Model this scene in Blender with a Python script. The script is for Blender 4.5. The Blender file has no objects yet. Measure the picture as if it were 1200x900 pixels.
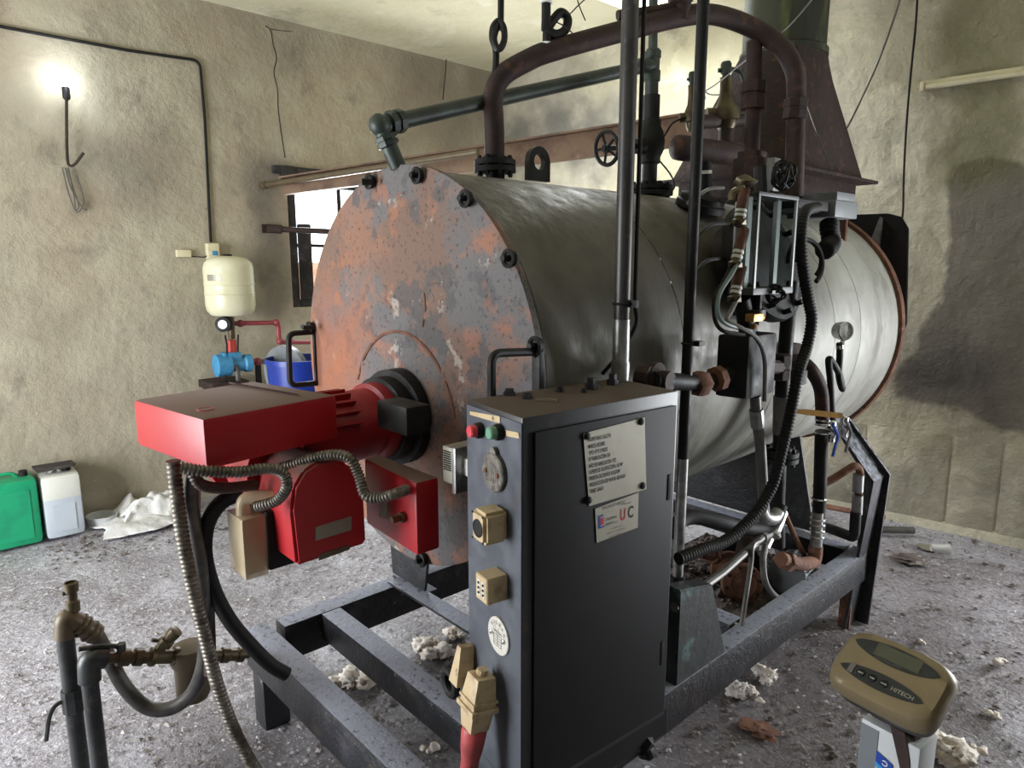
import bpy, bmesh, math, random
from mathutils import Vector, Matrix, noise
random.seed(7)
V = Vector
SC = bpy.context.scene
COL = SC.collection
# ------------------------------------------------------------------ camera
F_PX, Y_HOR, X_VP, CAM_H = 800., 310., 1490., 1.6
PITCH = math.atan((450 - Y_HOR) / F_PX)
YAW = math.atan((X_VP - 600) / (F_PX / math.cos(PITCH)))
cd = bpy.data.cameras.new('camera'); cam = bpy.data.objects.new('camera', cd); COL.objects.link(cam)
cd.sensor_width = 36; cd.lens = F_PX / 1200 * 36; cd.clip_start = .02
cam.location = (0, 0, CAM_H); cam.rotation_euler = (math.pi / 2 - PITCH, 0, YAW)
SC.camera = cam
# ------------------------------------------------------------------ world, daylight at the openings, exposure
w = bpy.data.worlds.new('sky'); SC.world = w; w.use_nodes = True
bg = w.node_tree.nodes['Background']; bg.inputs[0].default_value = (.86, .94, 1, 1); bg.inputs[1].default_value = 6
def area(name, loc, target, sx, sy, power, col):
    l = bpy.data.lights.new(name, 'AREA'); l.shape = 'RECTANGLE'; l.size = sx; l.size_y = sy; l.energy = power; l.color = col
    o = bpy.data.objects.new(name, l); COL.objects.link(o); o.location = loc
    o.rotation_euler = (V(target) - V(loc)).to_track_quat('-Z', 'Y').to_euler(); return o
area('doorway_daylight', (-3.1, -1.9, 1.2), (-3.3, 1.5, .4), 1.6, 2.0, 150, (.97, .98, 1))
area('window_daylight', (-5.2, 2.87, 1.85), (-2.3, 3.9, 2.1), 1.15, .95, 190, (.93, .97, 1))
area('side_door_daylight', (.75, 5.2, .85), (-.6, 2.6, .7), 1.2, 1.5, 145, (.95, .97, 1))
area('roof_hole_daylight', (-2.87, 3.7, 3.5), (-2.4, 4.1, 2.0), .5, .5, 58, (.90, .95, 1))
SC.view_settings.view_transform = 'Standard'; SC.view_settings.look = 'None'
SC.view_settings.gamma = 1; SC.view_settings.use_curve_mapping = False
SC.view_settings.exposure = -0.02
# ------------------------------------------------------------------ helpers
FH = V((-math.sin(YAW), math.cos(YAW), 0)); RT = V((math.cos(YAW), math.sin(YAW), 0)); UP = V((0, 0, 1))
FW = FH * math.cos(PITCH) - UP * math.sin(PITCH); CU = FH * math.sin(PITCH) + UP * math.cos(PITCH); C0 = V((0, 0, CAM_H))
def ray(px, py): return FW * F_PX + RT * (px - 600) - CU * (py - 450)
def at(px, py, x=None, y=None, z=None):
    d = ray(px, py); i, v = (0, x) if x is not None else (1, y) if y is not None else (2, z)
    return C0 + d * ((v - C0[i]) / d[i])
def hit(px, py, p, n):
    d = ray(px, py); return C0 + d * ((V(p) - C0).dot(n) / d.dot(n))
def path(l, x=None, y=None):
    """points measured from the photograph as (px, py, depth plane) -> metres"""
    return [at(a[0], a[1], x=a[2] if len(a) > 2 else x) if y is None else at(a[0], a[1], y=a[2] if len(a) > 2 else y) for a in l]
def frame_of(d):
    d = d.normalized(); a = V((0, 0, 1)) if abs(d.z) < .9 else V((1, 0, 0))
    u = d.cross(a).normalized(); return u, d.cross(u).normalized()
def catmull(p, n=8):
    q = [p[0] * 2 - p[1]] + list(p) + [p[-1] * 2 - p[-2]]; out = []
    for i in range(1, len(q) - 2):
        a, b, c, d = q[i - 1], q[i], q[i + 1], q[i + 2]
        for k in range(n):
            t = k / n
            out.append(.5 * ((2 * b) + (c - a) * t + (2 * a - 5 * b + 4 * c - d) * t * t + (3 * b - a - 3 * c + d) * t ** 3))
    out.append(V(q[-2])); return out
def fillet(p, r, n=6):
    out = [p[0]]
    for i in range(1, len(p) - 1):
        a, b = (p[i - 1] - p[i]), (p[i + 1] - p[i]); rr = min(r, a.length * .48, b.length * .48)
        s, e = p[i] + a.normalized() * rr, p[i] + b.normalized() * rr
        for k in range(n + 1):
            t = k / n; out.append(s * (1 - t) ** 2 + p[i] * 2 * t * (1 - t) + e * t * t)
    out.append(p[-1]); return out
def resample(p, step):
    L = [0]
    for a, b in zip(p, p[1:]): L.append(L[-1] + (b - a).length)
    n = max(2, int(L[-1] / step)); out = []; j = 0
    for k in range(n + 1):
        s = L[-1] * k / n
        while j < len(p) - 2 and L[j + 1] < s: j += 1
        t = (s - L[j]) / max(1e-9, L[j + 1] - L[j]); out.append(p[j].lerp(p[j + 1], min(1, t)))
    return out
ORG = {}
class M:
    def __init__(s): s.b = bmesh.new()
    def _join(s, t):
        me = bpy.data.meshes.new('t'); t.to_mesh(me); t.free(); s.b.from_mesh(me); bpy.data.meshes.remove(me); return s
    def hexa(s, pts, bev=0, seg=2):
        """8 corners: four of the bottom, four of the top, same order"""
        t = bmesh.new(); v = [t.verts.new(p) for p in pts]
        for f in ((3, 2, 1, 0), (4, 5, 6, 7), (0, 1, 5, 4), (1, 2, 6, 5), (2, 3, 7, 6), (3, 0, 4, 7)): t.faces.new([v[i] for i in f])
        bmesh.ops.recalc_face_normals(t, faces=t.faces)
        if bev: bmesh.ops.bevel(t, geom=list(t.edges), offset=bev, segments=seg, affect='EDGES', profile=.6, clamp_overlap=True)
        return s._join(t)
    def box(s, c, size, bev=0, R=None, seg=2):
        c = V(c); h = V(size) / 2; R = R or Matrix.Identity(3)
        return s.hexa([c + R @ V((a * h.x, b * h.y, d * h.z)) for d in (-1, 1) for a, b in ((-1, -1), (1, -1), (1, 1), (-1, 1))], bev, seg)
    def prism(s, poly, ext, bev=0):
        """closed polygon of points swept by the vector ext"""
        t = bmesh.new(); e = V(ext); a = [t.verts.new(p) for p in poly]; b = [t.verts.new(V(p) + e) for p in poly]; n = len(a)
        t.faces.new(a[::-1]); t.faces.new(b)
        for i in range(n): t.faces.new((a[i], a[(i + 1) % n], b[(i + 1) % n], b[i]))
        bmesh.ops.recalc_face_normals(t, faces=t.faces)
        if bev: bmesh.ops.bevel(t, geom=list(t.edges), offset=bev, segments=2, affect='EDGES', clamp_overlap=True)
        return s._join(t)
    def tube(s, p, r, seg=12, closed=False, caps=True):
        p = [V(q) for q in p]; n = len(p); rs = r if callable(r) else (lambda i: r)
        b = s.b; u = None; rings = []
        for i in range(n):
            d = (p[(i + 1) % n] - p[i - 1]) if closed else (p[min(i + 1, n - 1)] - p[max(i - 1, 0)])
            if d.length < 1e-9: d = V((0, 0, 1))
            d.normalize()
            if u is None: u = frame_of(d)[0]
            u = (u - d * u.dot(d)).normalized(); w_ = d.cross(u)
            rings.append([b.verts.new(p[i] + (u * math.cos(2 * math.pi * k / seg) + w_ * math.sin(2 * math.pi * k / seg)) * rs(i)) for k in range(seg)])
        for i in range(n if closed else n - 1):
            A, B = rings[i], rings[(i + 1) % n]
            off = 0
            if closed and i == n - 1: off = min(range(seg), key=lambda o: (A[0].co - B[o].co).length)
            for k in range(seg): b.faces.new((A[k], A[(k + 1) % seg], B[(k + 1 + off) % seg], B[(k + off) % seg]))
        if caps and not closed: b.faces.new(rings[0][::-1]); b.faces.new(rings[-1])
        return s
    def cyl(s, a, b, r, r2=None, seg=16, caps=True):
        r2 = r if r2 is None else r2; return s.tube([V(a), V(b)], lambda i: (r, r2)[i], seg, caps=caps)
    def lathe(s, o, d, prof, seg=24, caps=True):
        """profile of (radius, height along d)"""
        o = V(o); d = V(d).normalized(); u, w_ = frame_of(d); b = s.b; R = []
        for r, h in prof:
            R.append([b.verts.new(o + d * h + (u * math.cos(2 * math.pi * k / seg) + w_ * math.sin(2 * math.pi * k / seg)) * max(r, 1e-4)) for k in range(seg)])
        for A, B in zip(R, R[1:]):
            for k in range(seg): b.faces.new((A[k], A[(k + 1) % seg], B[(k + 1) % seg], B[k]))
        if caps: b.faces.new(R[0][::-1]); b.faces.new(R[-1])
        return s
    def ring(s, c, d, R, r, seg=28, n=8, a0=0, a1=2 * math.pi):
        u, w_ = frame_of(V(d)); full = a1 - a0 > 6.28
        pts = [V(c) + (u * math.cos(a0 + (a1 - a0) * k / seg) + w_ * math.sin(a0 + (a1 - a0) * k / seg)) * R for k in range(seg + (0 if full else 1))]
        return s.tube(pts, r, n, closed=full)
    def lump(s, c, r, seed=0, sub=2, amp=.35, squash=(1, 1, .7), fr=2.2):
        t = bmesh.new(); bmesh.ops.create_icosphere(t, subdivisions=sub, radius=1)
        for v in t.verts:
            k = 1 + amp * noise.fractal(v.co * fr + V((seed * 3.1, seed, 0)), 1, 2, 3)
            v.co = V((v.co.x * squash[0], v.co.y * squash[1], v.co.z * squash[2])) * r * k + V(c)
        return s._join(t)
    def build(s, name, mat, parent=None, ang=35, **kw):
        org = ORG.get(parent.name, V((0, 0, 0))) if parent else V((0, 0, 0))
        if not parent:
            lo = V([min(v.co[i] for v in s.b.verts) for i in range(3)]); hi = V([max(v.co[i] for v in s.b.verts) for i in range(3)])
            org = V(((lo.x + hi.x) / 2, (lo.y + hi.y) / 2, lo.z))
            if kw.get('kind') == 'structure': org = V((0, 0, 0))
        for v in s.b.verts: v.co -= org
        me = bpy.data.meshes.new(name); s.b.to_mesh(me); s.b.free()
        if len(me.polygons):
            me.polygons.foreach_set('use_smooth', [True] * len(me.polygons)); me.set_sharp_from_angle(angle=math.radians(ang))
        me.materials.append(mat); o = bpy.data.objects.new(name, me); COL.objects.link(o)
        if parent: o.parent = parent
        else: o.location = org
        ORG[o.name] = org
        for k, v in kw.items(): o[{'cat': 'category'}.get(k, k)] = v
        return o
def thing(name, label, cat, loc, group=None):
    o = bpy.data.objects.new(name, None); COL.objects.link(o); o.location = loc; o.empty_display_size = .05
    o['label'] = label; o['category'] = cat; ORG[o.name] = V(loc)
    if group: o['group'] = group
    return o
def copy_tree(o, shift, label=None):
    c = o.copy(); COL.objects.link(c); c.location = o.location + V(shift)
    if label: c['label'] = label
    for ch in list(o.children):
        d = ch.copy(); COL.objects.link(d); d.parent = c
        for g in list(ch.children):
            e = g.copy(); COL.objects.link(e); e.parent = d
    return c
# ------------------------------------------------------------------ materials
def node(nt, t, **kw):
    n = nt.nodes.new(t)
    for k, v in kw.items():
        if k.startswith('i_'): n.inputs[k[2:].replace('_', ' ')].default_value = v
        else: setattr(n, k, v)
    return n
def srgb(c): return tuple(((x / 255 + .055) / 1.055) ** 2.4 if x > 10 else x / 255 / 12.92 for x in c) + (1,)
def mat(name, base, layers=(), rough=.6, metal=0, bump=(), rough_n=0, coat=0, alpha=None, spec=.5, stretch=None):
    """base sRGB; layers (sRGB, noise scale, from, to, strength, detail); bump (scale, strength, distance)"""
    m = bpy.data.materials.new(name); m.use_nodes = True; nt = m.node_tree; p = nt.nodes['Principled BSDF']
    L = nt.links.new; tc = node(nt, 'ShaderNodeNewGeometry'); co = tc.outputs['Position']
    if stretch:
        mp = node(nt, 'ShaderNodeMapping'); mp.inputs['Scale'].default_value = stretch; L(co, mp.inputs[0]); co2 = mp.outputs[0]
    else: co2 = co
    rgb = node(nt, 'ShaderNodeRGB'); rgb.outputs[0].default_value = srgb(base); cur = rgb.outputs[0]
    for i, l in enumerate(layers):
        c, sc, a, b, st = l[:5]
        n = node(nt, 'ShaderNodeTexNoise'); n.noise_dimensions = '4D'; n.inputs['W'].default_value = i * 3.7 + 1; n.inputs['Scale'].default_value = sc; n.inputs['Detail'].default_value = l[5] if len(l) > 5 else 8
        n.inputs['Roughness'].default_value = .62; L(co2, n.inputs['Vector'])
        mr = node(nt, 'ShaderNodeMapRange'); mr.inputs[1].default_value = a; mr.inputs[2].default_value = b; mr.inputs[4].default_value = st; L(n.outputs[0], mr.inputs[0])
        mx = node(nt, 'ShaderNodeMix', data_type='RGBA'); L(mr.outputs[0], mx.inputs[0]); L(cur, mx.inputs[6]); mx.inputs[7].default_value = srgb(c); cur = mx.outputs[2]
    L(cur, p.inputs['Base Color']); p.inputs['Roughness'].default_value = rough; p.inputs['Metallic'].default_value = metal
    p.inputs['Specular IOR Level'].default_value = spec
    if coat: p.inputs['Coat Weight'].default_value = coat
    if rough_n:
        n = node(nt, 'ShaderNodeTexNoise'); n.inputs['Scale'].default_value = 14; n.inputs['Detail'].default_value = 5; L(co, n.inputs['Vector'])
        mr = node(nt, 'ShaderNodeMapRange'); mr.inputs[1].default_value = .35; mr.inputs[2].default_value = .65
        mr.inputs[3].default_value = max(0, rough - rough_n); mr.inputs[4].default_value = min(1, rough + rough_n); L(n.outputs[0], mr.inputs[0]); L(mr.outputs[0], p.inputs['Roughness'])
    nrm = None
    for sc, st, di in bump:
        n = node(nt, 'ShaderNodeTexNoise'); n.inputs['Scale'].default_value = sc; n.inputs['Detail'].default_value = 7; n.inputs['Roughness'].default_value = .6; L(co2, n.inputs['Vector'])
        bp = node(nt, 'ShaderNodeBump'); bp.inputs['Strength'].default_value = st; bp.inputs['Distance'].default_value = di; L(n.outputs[0], bp.inputs['Height'])
        if nrm: L(nrm, bp.inputs['Normal'])
        nrm = bp.outputs[0]
    if nrm: L(nrm, p.inputs['Normal'])
    m['col'] = 1; NT[m.name] = (nt, p, cur, co); return m
NT = {}
def stain_shade(m, col, axis_lo_hi, soft=.15, wob=.25, scale=2.5, strength=.9):
    """ragged box in world metres mixed into the colour: stains, and painted shade"""
    nt, p, cur, co = NT[m.name]; L = nt.links.new
    n = node(nt, 'ShaderNodeTexNoise'); n.inputs['Scale'].default_value = scale; n.inputs['Detail'].default_value = 6; L(co, n.inputs['Vector'])
    ms = node(nt, 'ShaderNodeVectorMath', operation='SUBTRACT'); L(n.outputs['Color'], ms.inputs[0]); ms.inputs[1].default_value = (.5, .5, .5)
    sc = node(nt, 'ShaderNodeVectorMath', operation='SCALE'); L(ms.outputs[0], sc.inputs[0]); sc.inputs['Scale'].default_value = wob * 2
    ad = node(nt, 'ShaderNodeVectorMath', operation='ADD'); L(co, ad.inputs[0]); L(sc.outputs[0], ad.inputs[1])
    sp = node(nt, 'ShaderNodeSeparateXYZ'); L(ad.outputs[0], sp.inputs[0]); f = None
    for ax, lo, hi in axis_lo_hi:
        for v, sgn in ((lo, 1), (hi, -1)):
            if v is None: continue
            mr = node(nt, 'ShaderNodeMapRange', interpolation_type='SMOOTHSTEP')
            mr.inputs[1].default_value = v - soft; mr.inputs[2].default_value = v + soft
            mr.inputs[3].default_value, mr.inputs[4].default_value = (0, 1) if sgn > 0 else (1, 0)
            L(sp.outputs[ax], mr.inputs[0])
            if f is None: f = mr.outputs[0]
            else:
                mu = node(nt, 'ShaderNodeMath', operation='MULTIPLY'); L(f, mu.inputs[0]); L(mr.outputs[0], mu.inputs[1]); f = mu.outputs[0]
    mu = node(nt, 'ShaderNodeMath', operation='MULTIPLY'); L(f, mu.inputs[0]); mu.inputs[1].default_value = strength
    mx = node(nt, 'ShaderNodeMix', data_type='RGBA'); L(mu.outputs[0], mx.inputs[0]); L(cur, mx.inputs[6]); mx.inputs[7].default_value = srgb(col)
    L(mx.outputs[2], p.inputs['Base Color']); NT[m.name] = (nt, p, mx.outputs[2], co)
m_wall_l = mat('plaster_left', (172, 163, 142), [((134, 126, 108), 1.3, .42, .7, .8), ((184, 180, 160), 2.1, .5, .72, .7), ((92, 87, 80), 3.3, .58, .76, .75), ((60, 57, 52), 14, .68, .76, .5), ((150, 128, 108), .9, .5, .7, .5)], .95, bump=((5, .5, .05), (30, .35, .012), (120, .25, .004)))
m_wall_b = mat('plaster_back', (184, 178, 158), [((148, 144, 132), 1.6, .42, .62, .8), ((174, 166, 130), .8, .45, .6, .5), ((222, 214, 190), 3.5, .52, .7, .7), ((96, 92, 82), 2.8, .6, .75, .7), ((70, 66, 60), 18, .66, .74, .4)], .95, bump=((5, .6, .05), (26, .5, .015), (120, .3, .004)))
m_bounce_cut = mat('bounce_cut_plaster', (38, 36, 34), [((26, 25, 24), 1.6, .42, .68, .75)], .95, bump=((5, .5, .05),))  # for the unseen walls, made dark to cut bounced light
m_ceil = mat('plaster_ceiling', (212, 207, 180), [((196, 190, 158), 1.5, .4, .65, .8), ((150, 142, 120), 2.6, .58, .75, .8), ((228, 224, 205), 4, .55, .7, .7), ((80, 72, 60), 9, .68, .75, .6)], .95, bump=((4, .5, .04), (30, .3, .01)))
m_floor = mat('dusty_concrete', (160, 157, 164), [((126, 121, 126), 1.1, .42, .62, .7), ((196, 196, 206), 2.6, .48, .62, .7), ((104, 95, 94), 5, .56, .66, .6, 12), ((92, 84, 84), 30, .53, .6, .6), ((214, 213, 218), 46, .55, .62, .7), ((84, 76, 76), 95, .56, .62, .6), ((230, 229, 232), 130, .57, .62, .7)], .62, bump=((7, .5, .03), (45, .7, .014), (160, .6, .005)), rough_n=.16)
m_face = mat('rusted_door_plate', (112, 88, 76), [((96, 96, 98), 2.6, .46, .51, .85, 15), ((138, 98, 78), 3.4, .52, .6, .7, 15), ((76, 75, 76), 6.5, .54, .58, .8, 15), ((152, 98, 70), 8, .56, .62, .6, 15), ((168, 160, 150), 9, .62, .66, .7, 14), ((46, 41, 40), 60, .56, .63, .75)], .72, .1, bump=((14, .5, .006), (70, .7, .004)))
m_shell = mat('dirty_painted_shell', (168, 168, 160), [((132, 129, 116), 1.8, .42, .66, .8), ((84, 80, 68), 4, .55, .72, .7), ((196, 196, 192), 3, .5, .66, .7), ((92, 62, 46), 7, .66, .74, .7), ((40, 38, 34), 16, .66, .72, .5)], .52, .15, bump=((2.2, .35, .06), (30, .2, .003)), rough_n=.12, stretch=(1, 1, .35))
m_black = mat('black_grimy_steel', (22, 21, 21), [((36, 33, 33), 12, .5, .7, .7), ((64, 50, 42), 20, .62, .7, .6)], .62, .0, spec=.3, bump=((60, .3, .003),), rough_n=.12)
m_rust = mat('rusty_pipe', (58, 42, 38), [((38, 30, 29), 9, .42, .62, .8), ((96, 62, 48), 22, .55, .66, .6), ((30, 24, 24), 5, .58, .7, .7)], .7, .35, bump=((60, .5, .004),))
m_rustl = mat('rust_light', (122, 84, 66), [((80, 54, 44), 14, .45, .62, .8), ((160, 122, 96), 30, .56, .66, .6)], .85, .1, bump=((50, .6, .005),))
m_green = mat('green_grey_pipe', (58, 66, 60), [((40, 44, 42), 9, .45, .62, .8), ((84, 92, 84), 30, .6, .68, .5)], .5, .3, bump=((60, .3, .002),))
m_duct = mat('mossy_duct', (54, 57, 42), [((30, 32, 28), 3, .42, .56, .9), ((104, 114, 62), 6, .54, .66, .7), ((58, 40, 32), 10, .6, .7, .6)], .6, .3, bump=((20, .3, .004),), stretch=(1, 1, .25))
m_hood = mat('scaly_rust_hood', (50, 36, 31), [((40, 30, 28), 6, .42, .6, .85), ((96, 58, 40), 24, .56, .64, .7), ((24, 20, 20), 12, .6, .68, .7)], .85, .15, bump=((45, .9, .01), (140, .6, .003)))
m_beam = mat('brown_beam', (120, 96, 76), [((84, 64, 54), 7, .45, .62, .8), ((150, 130, 100), 20, .6, .68, .5)], .7, .1, bump=((50, .3, .003),))
m_red = mat('red_enamel', (150, 20, 28), [((140, 20, 26), 4, .5, .68, .6), ((96, 44, 40), 18, .64, .7, .5)], .42, 0, bump=((60, .08, .002),), rough_n=.1)
def dusty(name, under, dust, amount=1.0, ns=16, na=.5, r0=.4):
    """paint with tinted upward faces: settled dust, and painted highlights on the frame"""
    m = mat(name, under, [((140, 20, 26), 4, .5, .68, .5)] if under[0] > 150 else [((70, 56, 46), 14, .55, .66, .6), ((88, 88, 96), 11, .52, .68, .4 if na > 1 else 0)], .45, 0, bump=((70, .1, .002),) if na < 1 else ((30, .5, .008), (110, .7, .004))); nt, p, cur, co = NT[m.name]; L = nt.links.new
    g = node(nt, 'ShaderNodeNewGeometry'); s = node(nt, 'ShaderNodeSeparateXYZ'); L(g.outputs['Normal'], s.inputs[0])
    n = node(nt, 'ShaderNodeTexNoise'); n.inputs['Scale'].default_value = ns; n.inputs['Detail'].default_value = 8; L(co, n.inputs['Vector'])
    a = node(nt, 'ShaderNodeMath', operation='MULTIPLY_ADD'); L(n.outputs[0], a.inputs[0]); a.inputs[1].default_value = na; a.inputs[2].default_value = -na / 2
    b = node(nt, 'ShaderNodeMath', operation='ADD'); L(s.outputs[2], b.inputs[0]); L(a.outputs[0], b.inputs[1])
    r = node(nt, 'ShaderNodeMapRange'); L(b.outputs[0], r.inputs[0]); r.inputs[1].default_value = .45; r.inputs[2].default_value = .85; r.inputs[4].default_value = amount
    mx = node(nt, 'ShaderNodeMix', data_type='RGBA'); L(r.outputs[0], mx.inputs[0]); L(cur, mx.inputs[6]); mx.inputs[7].default_value = srgb(dust); L(mx.outputs[2], p.inputs['Base Color'])
    rr = node(nt, 'ShaderNodeMapRange'); L(r.outputs[0], rr.inputs[0]); rr.inputs[3].default_value = r0; rr.inputs[4].default_value = .95; L(rr.outputs[0], p.inputs['Roughness']); return m
m_redd = dusty('red_enamel_dusty', (170, 20, 30), (104, 92, 82), .92)
m_frame = dusty('frame_paint_glint', (30, 31, 35), (150, 154, 168), .85, 48, 2.6, .33)  # grainy bluish window highlights painted onto the upward faces as colour
m_cabd = dusty('cabinet_dusty', (30, 30, 33), (78, 62, 48), .85)
m_cabf = mat('cabinet_grey_panel', (92, 96, 104), [((66, 68, 74), 5, .45, .62, .7), ((122, 126, 132), 9, .55, .7, .5), ((40, 38, 38), 60, .66, .7, .7)], .42, .2, bump=((60, .12, .002),), rough_n=.1)
m_door = mat('cabinet_door_black', (13, 13, 15), [((22, 21, 21), 4, .5, .7, .7), ((26, 25, 26), 2, .5, .6, .6), ((64, 58, 52), 70, .68, .72, .4)], .6, 0, spec=.25, bump=((80, .15, .001),))
m_alu = mat('aluminium_plate', (150, 146, 132), [((128, 122, 108), 10, .5, .7, .5)], .45, .35)
m_ink = mat('black_print', (26, 24, 24), rough=.8)
m_inkred = mat('red_print', (180, 24, 44), rough=.8)
m_white = mat('white_print', (225, 225, 220), rough=.8)
m_yell = mat('yellow_print', (235, 215, 30), rough=.7)
m_cream = mat('grimy_cream_plastic', (194, 172, 134), [((140, 114, 80), 20, .5, .66, .75), ((60, 46, 34), 34, .62, .68, .8)], .5, bump=((70, .2, .002),))
m_galv = mat('galvanised', (158, 158, 156), [((112, 110, 108), 24, .45, .62, .7), ((84, 70, 60), 16, .62, .7, .6)], .38, .7, bump=((60, .2, .002),))
m_greyc = mat('grey_conduit', (104, 102, 98), [((70, 66, 62), 9, .45, .64, .7), ((140, 136, 130), 26, .6, .7, .5)], .45, .3)
m_postc = mat('dark_grey_conduit', (66, 64, 62), [((54, 50, 50), 9, .45, .64, .8), ((128, 126, 122), 30, .6, .7, .5)], .42, .4)  # darker grey for the upright conduit
m_rub = mat('black_rubber', (22, 21, 21), [((46, 41, 38), 30, .55, .68, .6)], .68, spec=.3)
m_hose = mat('grey_steel_hose', (128, 122, 112), [((70, 62, 56), 30, .45, .62, .8)], .45, .5)
m_hoseb = mat('brown_rubber_hose', (70, 50, 44), [((44, 34, 32), 12, .45, .62, .7)], .5)
m_hoseg = mat('braided_grey_hose', (98, 96, 94), [((64, 60, 58), 16, .45, .62, .7)], .42, .35, bump=((220, .4, .002),))
m_dirtybrass = mat('grimy_brass', (92, 82, 62), [((70, 58, 44), 22, .45, .62, .8), ((118, 108, 84), 30, .6, .68, .5)], .45, .6, bump=((60, .2, .002),))
m_khaki = mat('filter_khaki', (98, 86, 66), [((84, 70, 52), 12, .45, .62, .8)], .45, .2)
m_chrome = mat('chrome', (200, 200, 200), [((110, 104, 96), 30, .55, .64, .7)], .22, .9)
m_glassw = mat('dial_white', (226, 226, 222), rough=.35)
m_btnr = mat('red_button', (208, 62, 76), rough=.4, layers=[((232, 140, 146), 120, .55, .65, .6)])
m_btng = mat('green_button', (104, 150, 124), rough=.4, layers=[((140, 178, 156), 120, .55, .65, .6)])
m_disc = mat('cast_disc', (118, 112, 104), [((72, 66, 60), 60, .45, .6, .8)], .6, .3, bump=((90, .9, .004),))
m_discw = mat('etched_white_disc', (206, 202, 192), [((150, 144, 134), 30, .55, .66, .6)], .5, .1, bump=((60, .25, .002),))
m_pink = mat('faded_red_plug', (178, 72, 72), [((120, 50, 50), 10, .45, .62, .7), ((200, 130, 120), 22, .58, .68, .5)], .5)
m_tank = mat('ivory_tank', (214, 210, 180), [((196, 190, 156), 5, .5, .7, .6), ((226, 226, 212), 3, .55, .7, .5)], .35)
m_pvc = mat('maroon_pipe', (142, 56, 62), [((110, 44, 50), 14, .5, .65, .6)], .4)
m_redp = mat('red_fitting', (190, 66, 56), rough=.5)
m_blue = mat('blue_pump', (66, 138, 180), [((40, 88, 122), 20, .52, .66, .7)], .5)
m_drum = mat('blue_plastic', (22, 50, 140), [((18, 38, 110), 5, .5, .65, .5)], .35)
m_jugg = mat('green_plastic', (28, 150, 104), [((22, 118, 84), 6, .5, .66, .6), ((70, 170, 136), 12, .6, .7, .4)], .35, bump=((8, .2, .01),))
m_jugw = mat('milky_plastic', (214, 214, 204), [((196, 196, 186), 5, .5, .66, .5)], .35, bump=((8, .2, .01),))
m_jugl = mat('milky_plastic_full', (184, 192, 200), [((170, 178, 188), 5, .5, .66, .5)], .35)
m_bag = mat('white_plastic_bag', (222, 222, 220), [((190, 188, 180), 8, .5, .7, .5)], .3, bump=((18, .5, .02),))
m_wool = mat('dirty_wool', (214, 204, 194), [((176, 150, 126), 12, .5, .66, .7), ((236, 234, 232), 24, .5, .66, .6)], .95, bump=((60, .8, .01),))
m_grit = mat('grit', (176, 172, 172), [((92, 80, 76), 3, .42, .58, .8), ((222, 220, 220), 9, .55, .62, .7)], .9)
m_rubble = mat('rubble', (104, 92, 86), [((64, 56, 52), 8, .45, .6, .8), ((182, 176, 170), 16, .56, .66, .7)], .95, bump=((40, .6, .01),))
m_gold = mat('gold_plastic', (122, 108, 82), [((98, 86, 64), 9, .5, .7, .6), ((150, 134, 98), 5, .55, .7, .4)], .36, .25, rough_n=.08)
m_dgrey = mat('dark_grey_plastic', (58, 60, 60), [((80, 80, 78), 20, .55, .68, .5)], .5)
m_lcd = mat('grey_lcd', (66, 68, 52), rough=.25)
m_whitep = mat('white_post', (190, 192, 192), [((140, 138, 134), 12, .58, .7, .6)], .45)
m_cyan = mat('cyan_sticker', (40, 140, 205), rough=.4)
m_navy = mat('navy_sticker', (24, 62, 150), rough=.4)
m_wood = mat('charred_wood', (44, 40, 40), [((84, 78, 74), 12, .5, .64, .7), ((22, 20, 20), 7, .5, .62, .7)], .85, bump=((40, .6, .006),))
m_brick = mat('brick_outside', (176, 128, 104), [((140, 96, 78), 14, .5, .6, .7)], .9)
m_glt = mat('dull_tube', (92, 94, 92), rough=.4)
m_dk = mat('indicator_black', (30, 32, 33), rough=.5)
m_tubew = mat('lamp_tube', (212, 204, 172), [((180, 170, 136), 12, .55, .66, .6)], .4)
m_switch = mat('grey_box', (112, 116, 120), [((84, 86, 90), 9, .5, .66, .6)], .5)
m_brassy = mat('brass', (176, 132, 66), [((120, 86, 44), 30, .5, .64, .7)], .4, .6)
m_yel = mat('yellow_sleeve', (104, 74, 20), [((72, 52, 18), 20, .5, .64, .7)], .9, spec=.08)
m_bluev = mat('blue_sleeve', (44, 84, 170), rough=.45)
m_bulb = bpy.data.materials.new('bulb_glow'); m_bulb.use_nodes = True
_p = m_bulb.node_tree.nodes['Principled BSDF']; _p.inputs['Emission Color'].default_value = (.8, .9, 1, 1); _p.inputs['Emission Strength'].default_value = 45
def clear(name, tint, rough=.08, alpha=.25):
    m = mat(name, tint, rough=rough); nt, p, cur, co = NT[m.name]; p.inputs['Alpha'].default_value = alpha; return m
m_persp = bpy.data.materials.new('perspex'); m_persp.use_nodes = True; _n = m_persp.node_tree; _n.nodes.clear()
_t = _n.nodes.new('ShaderNodeBsdfTransparent'); _t.inputs[0].default_value = (.8, .83, .82, 1); _o = _n.nodes.new('ShaderNodeOutputMaterial'); _n.links.new(_t.outputs[0], _o.inputs[0])
m_persp2 = clear('yellowed_perspex', (206, 188, 152), .15, .6)
m_pane = clear('dirty_pane', (225, 235, 240), .1, .1)
stain_shade(m_wall_b, (96, 90, 84), ((0, -1.36, 1), (2, .74, 2.12)), .025, .34, 1.25, .8)
stain_shade(m_wall_b, (62, 58, 56), ((0, -1.5, -.95), (2, .72, 1.15)), .22, .3, 3, .75)
stain_shade(m_wall_b, (96, 94, 56), ((0, -1.42, -1.0), (2, 2.05, 3.3)), .12, .2, 2, .7)
stain_shade(m_wall_b, (80, 78, 76), ((0, -4.8, -3.6), (2, 2.3, 2.95)), .3, .5, 4, .75)
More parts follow.
